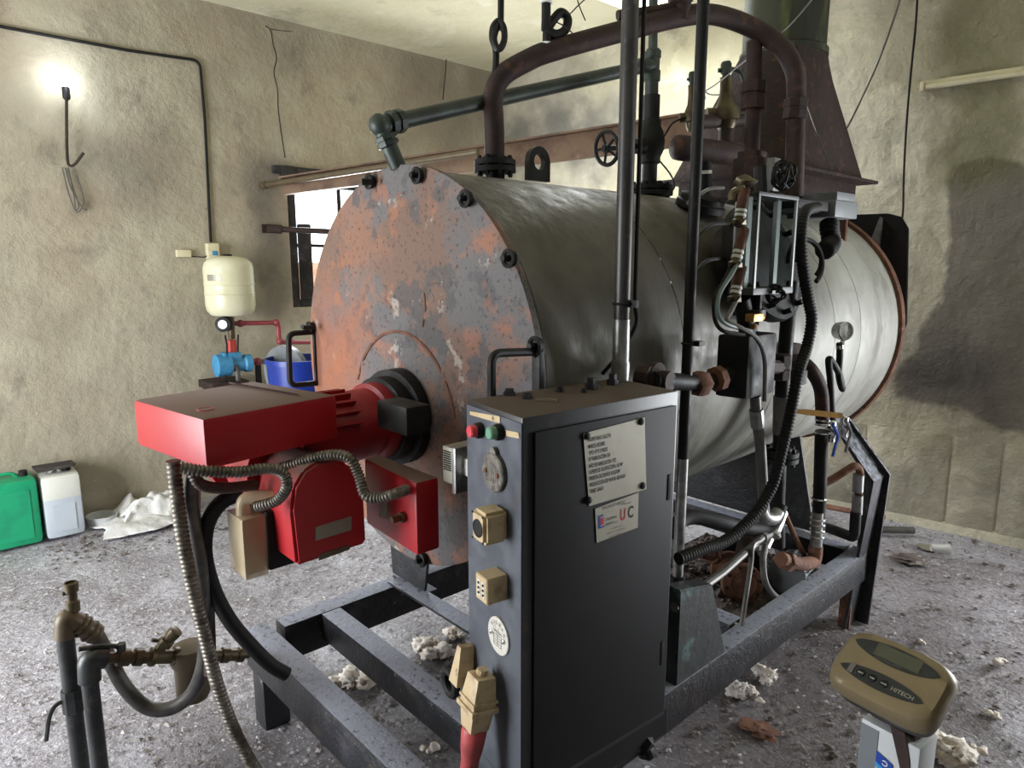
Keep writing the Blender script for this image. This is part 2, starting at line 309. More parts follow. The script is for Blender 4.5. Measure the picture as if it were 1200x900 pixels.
stain_shade(m_wall_l, (70, 64, 60), ((1, 3.2, 4.2), (2, 2.5, 3.3)), .5, .5, 2, .55)
stain_shade(m_wall_l, (92, 86, 80), ((1, 1.0, 1.45), (2, 1.95, 2.35)), .2, .3, 3, .45)
stain_shade(m_wall_l, (88, 82, 78), ((1, 1.93, 2.2), (2, 1.2, 2.35)), .1, .15, 3, .6)
stain_shade(m_shell, (62, 56, 45), ((1, 1.0, 3.05), (2, 1.25, 2.2)), .3, .35, 3, .88)  # olive dirt, plus the unlit upper flank's shade painted into the colour
stain_shade(m_shell, (74, 70, 60), ((1, 1.0, 2.1), (2, .4, 1.35)), .3, .3, 3, .72)  # shade of the front lower flank painted into the shell colour
stain_shade(m_face, (160, 92, 56), ((0, -2.7, -2.2), (2, .5, 1.45)), .12, .3, 4, .55)
stain_shade(m_floor, (48, 42, 42), ((0, -2.3, -.6), (1, .2, 3.2)), .35, .6, 2.6, .62)  # floor darker under and around the frame
stain_shade(m_floor, (86, 70, 66), ((0, -1.6, .6), (1, 1.6, 4.2)), .4, .6, 2.2, .4)
# ------------------------------------------------------------------ the room
WL = -4.84                                   # left wall plane
def wby(x): return 4.19 + .124 * (x + 4.84)  # the rear wall runs a little askew
Z1 = 3.27
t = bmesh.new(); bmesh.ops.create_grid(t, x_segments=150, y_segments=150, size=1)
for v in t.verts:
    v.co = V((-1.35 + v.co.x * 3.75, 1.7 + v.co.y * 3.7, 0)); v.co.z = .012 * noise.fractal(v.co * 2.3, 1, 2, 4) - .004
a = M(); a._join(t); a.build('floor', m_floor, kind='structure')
a = M(); hx0, hx1, hy0, hy1 = -3.12, -2.62, 3.48, 3.95     # ceiling with the broken-out hole
for x0, x1, y0, y1 in ((-5.2, hx0, -2.3, 5.6), (hx1, 2.4, -2.3, 5.6), (hx0, hx1, -2.3, hy0), (hx0, hx1, hy1, 5.6)):
    a.box(((x0 + x1) / 2, (y0 + y1) / 2, Z1 + .06), (x1 - x0, y1 - y0, .12))
a.build('ceiling', m_ceil, kind='structure')
wy0, wy1, wz0, wz1 = 2.225, 3.50, 1.286, 2.227
a = M()
for y0, y1, z0, z1 in ((-2.2, wy0, -.1, Z1), (wy1, 4.45, -.1, Z1), (wy0, wy1, -.1, wz0), (wy0, wy1, wz1, Z1)):
    a.box((WL - .1, (y0 + y1) / 2, (z0 + z1) / 2), (.2, y1 - y0, z1 - z0))
a.build('wall_left', m_wall_l, kind='structure')
a = M()
def wallseg(a, x0, x1, z0, z1, th=.2):
    a.hexa([V((x0, wby(x0), z0)), V((x1, wby(x1), z0)), V((x1, wby(x1) + th, z0)), V((x0, wby(x0) + th, z0)),
            V((x0, wby(x0), z1)), V((x1, wby(x1), z1)), V((x1, wby(x1) + th, z1)), V((x0, wby(x0) + th, z1))])
wallseg(a, -5.1, .05, -.1, Z1); wallseg(a, 1.4, 2.5, -.1, Z1); wallseg(a, .05, 1.4, 2.25, Z1)
wb = a.build('wall_back', m_wall_b, kind='structure')
# large blocks laid bare along the foot of the rear wall
xs = [-2.6, -2.1, -1.62, -1.155, -.905, -.42, .04]
for i in range(len(xs) - 1):
    x0, x1 = xs[i] + .006, xs[i + 1] - .006; a = M(); z1 = .585
    a.hexa([V((x0, wby(x0) - .009, .03)), V((x1, wby(x1) - .009, .03)), V((x1, wby(x1) + .01, .03)), V((x0, wby(x0) + .01, .03)),
            V((x0, wby(x0) - .002, z1)), V((x1, wby(x1) - .002, z1)), V((x1, wby(x1) + .01, z1 - .02)), V((x0, wby(x0) + .01, z1))], .006)
    a.build('concrete_block', m_wall_b, wb)
a = M(); a.prism([V((-2.6, wby(-2.6), 0)), V((-2.6, wby(-2.6) - .05, -.01)), V((-2.6, wby(-2.6), .05))], V((2.7, .124 * 2.7, 0))); a.build('mortar_foot', m_wall_b, wb)
a = M(); a.box((2.5, 1.6, 1.55), (.2, 8, 3.3)); a.build('wall_right', m_bounce_cut, kind='structure')
a = M(); a.box((-4.55, -2.1, 1.55), (1.1, .2, 3.4)); a.box((.1, -2.1, 1.55), (4.7, .2, 3.3)); a.box((-3.1, -2.1, 2.8), (1.8, .2, .8)); a.build('wall_front', m_bounce_cut, kind='structure')
# window in the left wall
wn = M(); fx = WL - .06
for y in (wy0 + .03, wy1 - .03): wn.box((fx, y, (wz0 + wz1) / 2), (.1, .07, wz1 - wz0 - .004), .004)
for z in (wz0 + .03, wz1 - .035): wn.box((fx, (wy0 + wy1) / 2, z), (.1, wy1 - wy0 - .14, .06), .004)
win = wn.build('window_1', m_wood, kind='structure')
a = M(); a.box((fx, (wy0 + wy1) / 2, 1.74), (.03, wy1 - wy0 - .15, .025)); a.build('glazing_bar', m_wood, win)
a = M(); a.box((fx, 2.66, 1.755), (.03, .03, .82)); a.build('glazing_bar', m_wood, win)
for y0, y1 in ((2.3, 2.64), (2.68, 3.42)):
    a = M(); a.box((fx, (y0 + y1) / 2, 1.94), (.005, y1 - y0, .36)); a.build('pane', m_pane, win)
a = M(); a.box((fx + .05, wy0 + .12, 1.62), (.035, .1, .55), .01); a.build('shutter_remnant', m_wood, win)
a = M(); a.box((WL + .02, wy0 - .0, wz1 + .03), (.06, .1, .07), .01); a.box((WL + .015, 2.82, wz1 + .035), (.05, 1.4, .055), .008); a.build('lintel', m_wood, win)
a = M(); a.box((-8.4, 4.8, .75), (.3, 4, 1.75)); a.build('brick_wall', m_brick, label='low brick wall outside seen through the bottom of the window', cat='wall')
a = M(); a.box((-8.2, 3, -.13), (6.2, 10, .04)); a.build('yard_ground', m_floor, kind='structure')
# crack of the left wall as a recessed dark line
def thin(name, pts, r, m, label, cat, group=None, parent=None, n=6, sm=6):
    a = M(); a.tube(catmull(pts, sm) if sm else pts, r, n)
    if parent: return a.build(name, m, parent)
    kw = dict(label=label, cat=cat)
    if group: kw['group'] = group
    return a.build(name, m, **kw)
wl_o = bpy.data.objects['wall_left']
thin('crack', [at(a_, b_, x=WL + .0) for a_, b_ in ((311, 30), (317, 36), (320, 52), (324, 68), (321, 85), (325, 105), (326, 128), (329, 152), (334, 185))], .0035, m_ink, '', '', parent=wl_o)
thin('crack', [at(a_, b_, x=WL + .0) for a_, b_ in ((317, 34), (330, 36), (343, 37))], .0025, m_ink, '', '', parent=wl_o)
# ------------------------------------------------------------------ boiler
BX, BZ, BR, BY0, BY1 = -1.925, 1.25, .648, 1.25, 3.88
boiler = thing('boiler', 'big horizontal cylindrical boiler with rusted front plate and dirty pale shell on the steel frame', 'boiler', (BX, BY0, .35))
a = M(); a.lathe((BX, BY0 + .03, BZ), (0, -1, 0), [(BR + .012, 0), (BR + .016, .012), (BR + .014, .026), (BR - .004, .03), (.26, .031), (.25, .036), (.24, .036), (.23, .03)], 96); fp = a.build('front_plate', m_face, boiler)
a = M(); a.ring((BX + .0, BY0 - .001, BZ - .17), (0, 1, 0), .30, .006, 30, 6, 3.5, 6.1); a.tube(path([(497, 343), (499, 362), (495, 383)], y=BY0 - .001), .004, 6); a.build('weld_bead', m_rustl, fp)
a = M(); a.lathe((BX, BY0 + .031, BZ), (0, 1, 0), [(BR - .012, 0), (BR - .012, .012)], 96, caps=False); a.build('gasket', m_black, boiler)
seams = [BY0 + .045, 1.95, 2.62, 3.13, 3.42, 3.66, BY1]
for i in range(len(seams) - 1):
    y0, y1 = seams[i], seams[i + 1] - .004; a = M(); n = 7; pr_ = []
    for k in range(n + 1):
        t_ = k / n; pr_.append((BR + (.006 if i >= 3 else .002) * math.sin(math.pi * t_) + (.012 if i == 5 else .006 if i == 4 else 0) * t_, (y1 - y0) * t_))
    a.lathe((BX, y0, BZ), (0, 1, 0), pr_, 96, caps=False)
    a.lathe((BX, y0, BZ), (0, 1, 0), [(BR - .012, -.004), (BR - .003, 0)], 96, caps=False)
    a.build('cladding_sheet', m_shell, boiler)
a = M(); a.lathe((BX, BY1 - .005, BZ), (0, 1, 0), [(BR - .02, 0), (BR + .03, .0), (BR + .035, .03), (BR + .02, .045), (.3, .05)], 96); a.build('rear_flange', m_rustl, boiler)
# clamp lugs round the rim of the front plate
for px, py in ((436, 213), (492, 206), (549, 233), (600, 303), (631, 405), (497, 655), (366, 384)):
    p = at(px, py, y=BY0 - .004); a = M(); rad = V((p.x - BX, 0, p.z - BZ)).normalized(); tg = V((0, 1, 0)).cross(rad)
    a.cyl(p - V((0, .006, 0)), p - V((0, .035, 0)), .009, seg=8); a.ring(p - V((0, .014, 0)), (0, 1, 0), .021, .006, 14, 6, 0, 6.3)
    a.cyl(p, p - V((0, .012, 0)), .022, seg=14); a.build('clamp_bolt', m_black, fp)
a = M(); a.cyl(at(436, 213, y=BY0 - .03), at(424, 213, y=BY0 - .06), .011, seg=8); a.build('stud', m_black, fp)
a = M(); a.cyl(at(366, 384, y=BY0 - .03), at(354, 383, y=BY0 - .08), .009, seg=8); a.build('stud', m_black, fp)
# door handles sticking out of the front plate
A_ = at(369, 389, y=BY0); B_ = at(371, 449, y=BY0); A_.x = B_.x = (A_.x + B_.x) / 2
h0 = at(338, 391, x=A_.x); h1 = at(340, 452, x=A_.x)
a = M(); a.tube(fillet([A_ + V((0, .02, 0)), h0, h1, B_ + V((0, .02, 0))], .03), .011, 10); a.cyl(A_, B_, .010, seg=8); a.build('handle', m_black, boiler)
A_ = at(632, 412, y=BY0 - .0); h0 = at(576, 414, x=A_.x); h1 = h0 + V((0, 0, -.16))
a = M(); a.tube(fillet([h1, h0, A_, A_ + V((0, 0, -.2))], .03), .011, 10); a.box(A_ + V((0, -.004, -.1)), (.03, .02, .22), .004); a.build('handle', m_black, boiler)
# lifting eye
c = at(630, 200, x=BX); c.z = 1.965; a = M(); pts = []
for k in range(15):
    an = math.pi * k / 14; pts.append(c + V((0, .055 * math.cos(an), .02 + .055 * math.sin(an))))
pts += [c + V((0, -.055, -.05)), c + V((0, .055, -.05))]
t = bmesh.new(); ins = [c + V((0, .030 * math.cos(2 * math.pi * k / 20), .018 + .030 * math.sin(2 * math.pi * k / 20))) for k in range(20)]
outr = [c + V((0, .056 * math.cos(2 * math.pi * k / 20), .018 + .056 * math.sin(2 * math.pi * k / 20))) if k <= 10 else c + V((0, max(-.056, min(.056, .08 * math.cos(2 * math.pi * k / 20))), -.052)) for k in range(20)]
for dx in (-.012, .012):
    vi = [t.verts.new(p + V((dx, 0, 0))) for p in ins]; vo = [t.verts.new(p + V((dx, 0, 0))) for p in outr]
    for k in range(20): t.faces.new((vi[k], vi[(k + 1) % 20], vo[(k + 1) % 20], vo[k]))
    if dx < 0: pi_, po_ = vi, vo
for k in range(20):
    j = (k + 1) % 20; t.faces.new((pi_[k], pi_[j], vi[j], vi[k])); t.faces.new((po_[k], po_[j], vo[j], vo[k]))
bmesh.ops.recalc_face_normals(t, faces=t.faces); a._join(t); a.build('lifting_eye', m_black, boiler)
# manhole on the right flank
mc = at(908, 302, x=-1.22); md = V((1, 0, .36)).normalized()
a = M(); a.lathe(mc - md * .14, md, [(.18, 0), (.18, .07), (.225, .07), (.23, .10), (.225, .118), (.17, .12), (.05, .135), (.02, .137)], 40)
mh = a.build('manhole', m_black, boiler)
u_, v_ = frame_of(md)
for k in range(12):
    an = k * math.pi / 6; q = mc + (u_ * math.cos(an) + v_ * math.sin(an)) * .20; a = M(); a.cyl(q - md * .03, q + md * .01, .011, seg=6); a.build('bolt', m_black, mh)
# black plate behind the boiler with a pale gusset, and the rear draught box
pl = [at(px, py, y=4.02) for px, py in ((990, 252), (1040, 250), (1056, 254), (1064, 268), (1062, 380), (1052, 400))]; pl += [V((-1.75, 4.02, pl[-1].z)), V((-1.75, 4.02, pl[0].z))]
a = M(); a.prism(pl, (0, .02, 0), .003); a.build('rear_plate', m_black, boiler)
a = M(); a.prism([at(1031, 254, y=4.0), at(1034, 256, y=4.0), at(1028, 312, y=4.0), at(1013, 300, y=4.0)], (0, .018, 0)); a.build('gusset', m_galv, boiler)
a = M(); a.prism([at(980, 262, y=3.6), at(992, 256, y=3.6), at(990, 285, y=3.6), at(972, 300, y=3.6)], (0, .02, 0)); a.build('gusset', m_rustl, boiler)
# ------------------------------------------------------------------ steel frame under the boiler
FXL, FXR, FZ, FH_ = -2.245, -1.04, .352, .135
frame = thing('steel_base_frame', 'black welded steel frame with crossbeams and leg posts carrying the boiler', 'frame', (-1.64, .8, 0))
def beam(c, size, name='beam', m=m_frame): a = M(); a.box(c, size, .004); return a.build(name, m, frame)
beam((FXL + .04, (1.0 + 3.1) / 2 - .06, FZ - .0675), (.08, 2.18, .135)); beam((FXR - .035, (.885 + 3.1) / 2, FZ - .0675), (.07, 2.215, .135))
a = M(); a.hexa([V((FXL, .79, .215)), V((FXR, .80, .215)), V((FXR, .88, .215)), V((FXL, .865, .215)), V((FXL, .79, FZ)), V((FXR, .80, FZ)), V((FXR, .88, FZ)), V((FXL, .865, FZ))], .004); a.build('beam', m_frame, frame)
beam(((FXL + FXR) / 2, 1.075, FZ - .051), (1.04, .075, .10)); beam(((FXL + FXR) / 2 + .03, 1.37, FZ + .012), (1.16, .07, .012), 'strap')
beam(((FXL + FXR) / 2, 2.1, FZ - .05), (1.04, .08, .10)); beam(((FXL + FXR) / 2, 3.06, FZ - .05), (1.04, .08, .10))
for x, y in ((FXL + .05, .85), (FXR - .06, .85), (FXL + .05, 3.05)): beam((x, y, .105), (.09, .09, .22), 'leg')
# kinked rear post on the right with its brown inner face
p0, p1, p2 = V((-1.07, 3.05, .0)), V((-1.0, 3.06, .72)), V((-1.26, 3.06, .95))
def band(ps, wy, th, m, name):
    a = M()
    for q0, q1 in zip(ps, ps[1:]):
        d = (q1 - q0).normalized(); n_ = d.cross(V((0, 1, 0))).normalized() * th
        a.hexa([q0 + V((0, -wy, 0)), q0 + V((0, wy, 0)), q0 + V((0, wy, 0)) + n_, q0 + V((0, -wy, 0)) + n_, q1 + V((0, -wy, 0)), q1 + V((0, wy, 0)), q1 + V((0, wy, 0)) + n_, q1 + V((0, -wy, 0)) + n_])
    return a.build(name, m, frame)
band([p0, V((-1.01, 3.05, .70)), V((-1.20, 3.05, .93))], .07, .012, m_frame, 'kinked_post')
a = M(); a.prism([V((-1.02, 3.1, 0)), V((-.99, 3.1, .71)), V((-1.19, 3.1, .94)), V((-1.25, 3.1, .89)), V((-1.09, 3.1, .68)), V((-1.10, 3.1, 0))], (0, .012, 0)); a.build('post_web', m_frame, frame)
a = M(); a.box((-1.085, 3.0, .11), (.05, .012, .22), .002); a.build('leg_plate', m_rustl, frame)
# tapered cradle post beside the cabinet, and front saddle
a = M(); a.prism([V((-1.045, 1.62, .3)), V((-1.045, 1.92, .30)), V((-1.045, 1.80, .62)), V((-1.045, 1.62, .66))], (-.06, 0, 0), .004); a.build('cradle_post', mat('turquoise_black', (38, 42, 42), [((84, 112, 108), 7, .56, .64, .8), ((22, 22, 22), 20, .5, .6, .7)], .5, bump=((40, .5, .004),)), frame)
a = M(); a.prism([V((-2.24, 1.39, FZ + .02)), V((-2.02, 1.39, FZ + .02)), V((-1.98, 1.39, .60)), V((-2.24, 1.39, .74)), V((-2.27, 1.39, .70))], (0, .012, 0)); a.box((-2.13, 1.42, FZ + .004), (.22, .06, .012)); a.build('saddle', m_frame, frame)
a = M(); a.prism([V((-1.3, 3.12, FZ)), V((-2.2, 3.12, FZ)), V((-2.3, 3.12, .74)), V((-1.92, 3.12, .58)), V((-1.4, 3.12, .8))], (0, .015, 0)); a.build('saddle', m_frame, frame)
# tray with a pale lip between the beams
a = M(); a.box((-1.45, 2.50, .235), (.66, .95, .012)); tray = a.build('tray', m_rust, frame)
a = M(); a.prism([at(808, 702, z=.352) + V((0, 0, -.004)), at(872, 735, z=.352) + V((0, 0, -.004)), at(872, 735, z=.352) + V((0, 0, -.055)), at(808, 702, z=.352) + V((0, 0, -.055))], (0, .012, 0)); a.build('tray_lip', mat('pale_flaking', (176, 166, 150), [((100, 74, 60), 20, .5, .6, .8)], .8), tray)
# ------------------------------------------------------------------ burner
def prz(tops, z0, z1=None, bev=.0):
    """box from four measured top corners (metres, x-y) and two heights"""
    z1 = z1 if z1 is not None else tops[0].z
    a = M(); a.hexa([V((p.x, p.y, z0)) for p in tops] + [V((p.x, p.y, z1)) for p in tops], bev); return a
burner = thing('burner', 'red oil burner with dusty box hood bolted to the boiler front plate', 'burner', (-1.8, .9, .6))
T = [at(237, 491, z=1.25), at(155, 468, z=1.25), at(298, 446, z=1.25), at(395, 462, z=1.25)]
T = [T[1], T[0], T[3], T[2]]
hood = prz(T, 1.125, 1.25, .014).build('hood', m_redd, burner)
q = at(241, 480, z=1.25); a = M(); a.ring(q, (0, 0, 1), .019, .003, 20, 6); a.cyl(q - V((0, 0, .005)), q + V((0, 0, .0015)), .017, seg=18); a.build('plug', m_redd, hood)
r0, r1 = at(268, 449, z=1.25), at(348, 463, z=1.25); a = M(); a.prism([r0, r0 + V((.012, -.004, .006)), r0 + V((.022, .0, 0))], r1 - r0); a.build('ridge', m_hoseb, hood)
# casing tube between the hood and the boiler, with cooling ribs
ta, tb = V((-1.86, .80, 1.10)), V((-1.90, 1.14, 1.10)); td = (tb - ta).normalized()
a = M(); a.lathe(ta, td, [(.108, 0), (.108, .22), (.112, .23), (.112, .30), (.126, .305), (.126, .345)], 36); bt = a.build('casing', m_red, burner)
a = M(); a.lathe(tb - td * .0, td, [(.13, 0), (.14, .004), (.14, .05), (.16, .055), (.16, .11)], 36); a.build('mounting_flange', m_black, burner)
for k in range(9):
    an = math.radians(20 + 17 * k); u_, v_ = frame_of(td); dirn = V((math.cos(an), 0, math.sin(an))); q = ta + td * .11 + dirn * .114
    a = M(); a.box(q, (.008, .2, .02), R=Matrix.Rotation(math.pi / 2 - an, 3, 'Y')); a.build('cooling_rib', m_red, bt)
# blower housing: flat arched cheek on the right, round inlet on the left
arch = path([(348, 664), (341, 600), (344, 572), (356, 552), (372, 541), (390, 538), (408, 544), (421, 558), (427, 580), (430, 637)], x=-1.60)
a = M(); a.prism(arch, (-.24, .0, 0), .008); bl = a.build('blower_housing', m_redd, burner)
c0 = V((-1.82, sum(p.y for p in arch[1:9]) / 8, sum(p.z for p in arch[2:9]) / 7 - .03))
a = M(); a.lathe(c0, (-1, -.04, 0), [(.128, 0), (.128, .16), (.105, .17), (.105, .25), (.14, .255), (.14, .30), (.125, .31), (.118, .30)], 40); a.build('air_inlet', m_red, bl)
for l_, mm in (([(370, 618), (412, 605), (412, 621), (370, 634)], m_alu), ([(374, 650), (410, 638), (410, 644), (374, 657)], m_khaki)):
    q = path(l_, x=-1.598); a = M(); a.prism(q, (-.003, 0, 0)); a.build('rating_plate', mm, bl)
# clear valve cover and black box
b0 = [at(278, 607, z=.93), at(264, 600, z=.93), at(295, 594, z=.93), at(316, 600, z=.93)]
b0 = [V((-1.60, .62, .96)), V((-1.60, .70, .96))]
x0, x1 = -1.80, -1.60; pA, pB, pC = at(262, 606, x=-1.83), at(283, 612, x=-1.72), at(312, 606, x=-1.72)
zt, zb = at(283, 610, x=-1.72).z, at(284, 683, x=-1.72).z
a = M(); a.hexa([V((pA.x, pB.y + .0, zb)), V((pB.x, pB.y, zb)), V((pC.x, pC.y, zb)), V((pA.x, pC.y, zb)), V((pA.x, pB.y, zt)), V((pB.x, pB.y, zt)), V((pC.x, pC.y, zt)), V((pA.x, pC.y, zt))], .008)
vb = a.build('clear_cover', m_persp2, burner)
cc = (pB + pC) / 2; cc.z = zt
a = M(); a.cyl(V((cc.x - .05, cc.y, zb + .03)), V((cc.x - .05, cc.y, zt - .03)), .024, seg=14); a.box((cc.x - .05, cc.y, zb + .035), (.08, .05, .05), .004); a.build('coil', m_khaki, vb)
a = M(); a.tube(fillet([V((cc.x - .045, cc.y - .01, zt - .01)), V((cc.x - .045, cc.y - .01, zt + .045)), V((cc.x - .0, cc.y + .06, zt + .045))], .03), .019, 12); a.build('cable_elbow', m_persp2, vb)
d0, d1 = at(312, 603, x=-1.715), at(346, 594, x=-1.715); a = M(); a.hexa([V((x_, y_, z_)) for z_ in (zb + .012, zt + .006) for x_, y_ in ((pA.x - .02, d0.y), (-1.715, d0.y), (-1.715, d1.y), (pA.x - .02, d1.y))], .004); a.build('gas_valve', m_black, burner)
a = M(); q = path([(327, 622), (339, 619), (339, 642), (328, 645)], x=-1.713); a.prism(q, (-.002, 0, 0)); a.build('rating_plate', m_khaki, burner)
# control box on the right: front face towards the left, side face towards the camera
fA, fB = at(427, 550, x=-1.66), at(487, 566, x=-1.42); fA = at(427, 550, y=fB.y + .02)
sd = at(514, 556, x=-1.42); h_ = at(488, 652, x=-1.42).z
a = M(); a.hexa([V((fA.x, fA.y, h_)), V((fB.x, fB.y, h_)), V((sd.x, sd.y, h_)), V((fA.x, sd.y, h_)), V((fA.x, fA.y, fB.z)), V((fB.x, fB.y, fB.z)), V((sd.x, sd.y, fB.z)), V((fA.x, sd.y, fB.z))], .008); cb = a.build('control_box', m_redd, burner)
nf = V((.0, -1, 0)); a = M(); q = at(472, 606, y=fB.y); a.cyl(q, q + nf * .035, .009, seg=12); a.cyl(q, q + nf * .01, .015, seg=12); a.build('knob', m_dirtybrass, cb)
a = M(); a.prism(path([(445, 585), (454, 588), (454, 608), (445, 605)], y=fB.y - .001), (0, -.002, 0)); a.build('rating_plate', m_alu, cb)
a = M(); q = at(448, 580, y=fB.y); a.hexa([q + V(v) for v in ((-.05, .02, .18), (.1, .02, .18), (.1, .1, .18), (-.05, .1, .18), (-.05, .02, .26), (.1, .02, .26), (.1, .1, .26), (-.05, .1, .26))], .01); a.build('bracket', m_black, burner)
def corrugated(name, pts, r, m, parent=None, step=.009, amp=.14, **kw):
    p = resample(catmull(pts, 8), step / 3); a = M(); a.tube(p, lambda i: r * (1 + amp * (1, .6, -1)[i % 3]), 12); return a.build(name, m, parent, ang=80, **kw)
corrugated('flexible_conduit', path([(212, 548, -1.62), (240, 552, -1.60), (280, 553, -1.58), (315, 549, -1.57), (332, 555, -1.57), (336, 570, -1.57), (326, 585, -1.6), (312, 591, -1.63), (300, 594, -1.66)]), .013, m_hose, burner)
corrugated('flexible_conduit', path([(225, 552, -1.66), (236, 568, -1.66), (262, 572, -1.7), (300, 568, -1.75)]), .013, m_hoseb, burner)
corrugated('flexible_conduit', path([(330, 548, -1.7), (380, 534, -1.6), (408, 536, -1.55), (420, 556, -1.53), (428, 580, -1.5), (445, 583, -1.47), (462, 579, -1.44), (476, 574, fB.x - .04)]), .013, m_hose, burner)
# ------------------------------------------------------------------ control cabinet
cA, cB, cD = V((-1.027, .967, 0)), V((-.987, 1.48, 0)), V((-1.264, 1.009, 0)); cC = cD + (cB - cA)
CZ0, CZ1 = .356, 1.28
cab = thing('control_cabinet', 'tall black steel control cabinet with sockets and nameplate standing on the frame', 'cabinet', (-1.13, 1.24, CZ0))
nA = (cB - cA).normalized(); nFr = V((nA.y, -nA.x, 0))      # outward normal of the door side
uF = (cA - cD).normalized(); nFc = V((uF.y, -uF.x, 0))       # outward normal of the narrow front
a = M(); a.hexa([p + V((0, 0, CZ0)) for p in (cD, cA, cB, cC)] + [p + V((0, 0, CZ1)) for p in (cD, cA, cB, cC)], .004); body = a.build('body', m_cabd, cab)
a = M(); e = .003; a.prism([cD + nFc * e + V((0, 0, CZ0 + .004)), cA + nFc * e + V((0, 0, CZ0 + .004)), cA + nFc * e + V((0, 0, CZ1 - .012)), cD + nFc * e + V((0, 0, CZ1 - .012))], -nFc * .002); a.build('front_panel', m_cabf, cab)
# skirt below body
a = M(); a.prism([cD + uF * .002 + V((0, -.004, .2)), cD + uF * .14 + V((0, -.004, .2)), cD + uF * .14 + V((0, -.004, CZ0 + .01)), cD + uF * .002 + V((0, -.004, CZ0 + .01))], (0, .004, 0)); a.build('skirt', m_cabf, cab)
a = M(); a.prism([V((FXR + .008, 1.0, .285)), V((FXR + .044, 1.5, .285)), V((FXR + .044, 1.5, CZ0 + .004)), V((FXR + .008, 1.0, CZ0 + .004))], (.003, 0, 0)); a.build('skirt', m_door, cab)
for y in (1.1, 1.42):
    a = M(); a.tube(fillet([V((-1.02, y, .29)), V((-1.0, y + .02, .24)), V((-1.05, y + .05, .2))], .02), .014, 8); a.lump(V((-1.01, y, .29)), .03, 3, 1); a.build('cable_gland', m_rub, cab)
dz0, dz1 = CZ0 + .02, CZ1 - .035
a = M(); a.hexa([p + V((0, 0, z)) for z in (dz0, dz1) for p in (cA + nA * .03 + nFr * .001, cB - nA * .012 + nFr * .001, cB - nA * .012 + nFr * .007, cA + nA * .03 + nFr * .007)], .003); door = a.build('door', m_door, cab)
for z in (1.03, .56):
    q = cB - nA * .03 + nFr * .006 + V((0, 0, z)); a = M(); a.box(q, (.006, .012, .07), .001, R=Matrix.Rotation(math.atan2(nA.y, nA.x) - math.pi / 2, 3, 'Z')); a.build('hinge', m_black, door)
def text(body_, m, name, parent, o, ux, uz, size, bold=0, align='LEFT', squeeze=1):
    """flat lettering lying on a surface: origin, reading direction, up direction"""
    c = bpy.data.curves.new('t', 'FONT'); c.body = body_; c.size = 1; c.align_x = align; c.offset = bold; c.resolution_u = 3
    ob = bpy.data.objects.new('t', c); COL.objects.link(ob); bpy.context.view_layer.update()
    me = bpy.data.meshes.new_from_object(ob.evaluated_get(bpy.context.evaluated_depsgraph_get())); bpy.data.objects.remove(ob)
    ux, uz = V(ux).normalized(), V(uz).normalized(); org = ORG[parent.name]
    for v in me.vertices: v.co = V(o) + ux * (v.co.x * size * squeeze) + uz * (v.co.y * size) - org
    me.materials.clear(); me.materials.append(m); ob = bpy.data.objects.new(name, me); COL.objects.link(ob); ob.parent = parent; ORG[ob.name] = org; return ob
# nameplates on the door
def onDoor(px, py, e=.009): return hit(px, py, cA + nFr * e, nFr)
def dprism(l, th, e=.008): a = M(); a.prism([onDoor(px, py, e) for px, py in l], nFr * th); return a
np_ = dprism([(683, 508), (755, 489), (757, 573), (690, 593)], .0015).build('nameplate', m_alu, door)
for px, py in ((688, 511), (751, 494), (753, 569), (690, 586)):
    q = onDoor(px, py, .0095); a = M(); a.lathe(q, nFr, [(.009, 0), (.009, .003), (.004, .006)], 12); a.build('rivet', m_black, np_)
LN = ['PROPIETARIO: GALOTA', 'MARCA: BODMIS', 'TIPO: HT R 3 PASOS', 'Nº FABRICACIÓN: S.N', 'AÑO DE FABRICACIÓN: 1972', 'SUPERFICIE CALEFACCIÓN: 16,7 M²', 'PRESIÓN DE DISEÑO: 8 KG/CM²', 'PRODUCCIÓN DE VAPOR: 420 KG/H', 'TIRAJE: GASOI']
endx = [(689, 518, 716, 511), (689.5, 526, 709, 521), (690, 533.5, 712, 527), (690, 541, 715, 534), (690, 549, 722, 539), (690.5, 556, 730, 543), (690.5, 563.5, 727, 551), (691, 571, 733, 557.5), (691, 578.5, 707, 573)]
for s_, (xa, ya, xb, yb) in zip(LN, endx):
    p_, q_ = onDoor(xa, ya, .0103), onDoor(xb, yb, .0103); ln = (V((q_.x, q_.y, 0)) - V((p_.x, p_.y, 0))).length
    t_ = text(s_, m_ink, 'lettering', np_, p_, nA, (0, 0, 1), .0135, .02); wd = max(((v.co + ORG[np_.name]) - p_).dot(nA) for v in t_.data.vertices)
    k_ = ln / wd
    for v in t_.data.vertices:
        r_ = (v.co + ORG[np_.name]) - p_; v.co += nA * (r_.dot(nA) * (k_ - 1))
st = dprism([(697, 596), (748, 577), (747, 618), (699, 636)], .0012).build('makers_plate', m_alu, door)
def st_t(s_, px, py, size, m=m_ink, b=.0, sq=1): return text(s_, m, 'lettering', st, onDoor(px, py, .0098), nA, (0, 0, 1), size, b, squeeze=sq)
st_t('EN CIRCUIT VERTAD', 706, 597.5, .0105, sq=.8); st_t('WATER WORKS', 727, 593, .0045, b=.01, sq=1.2)
st_t('U', 726.5, 610.5, .042, m_inkred, .02, .68); st_t('C', 735.5, 607.5, .042, m_ink, .02, .72)
st_t('CALDERAS', 709, 611, .0098, sq=.85); st_t('TERMICA s.l.', 709, 617, .0098, sq=.85)
st_t('C. PROLIN 14 10', 715, 621, .0045, sq=1.2); st_t('CALEFACCION Y TRATAMIENTO', 710, 627, .0045); st_t('T. 886710 23 MADRID', 713, 630.5, .0045)
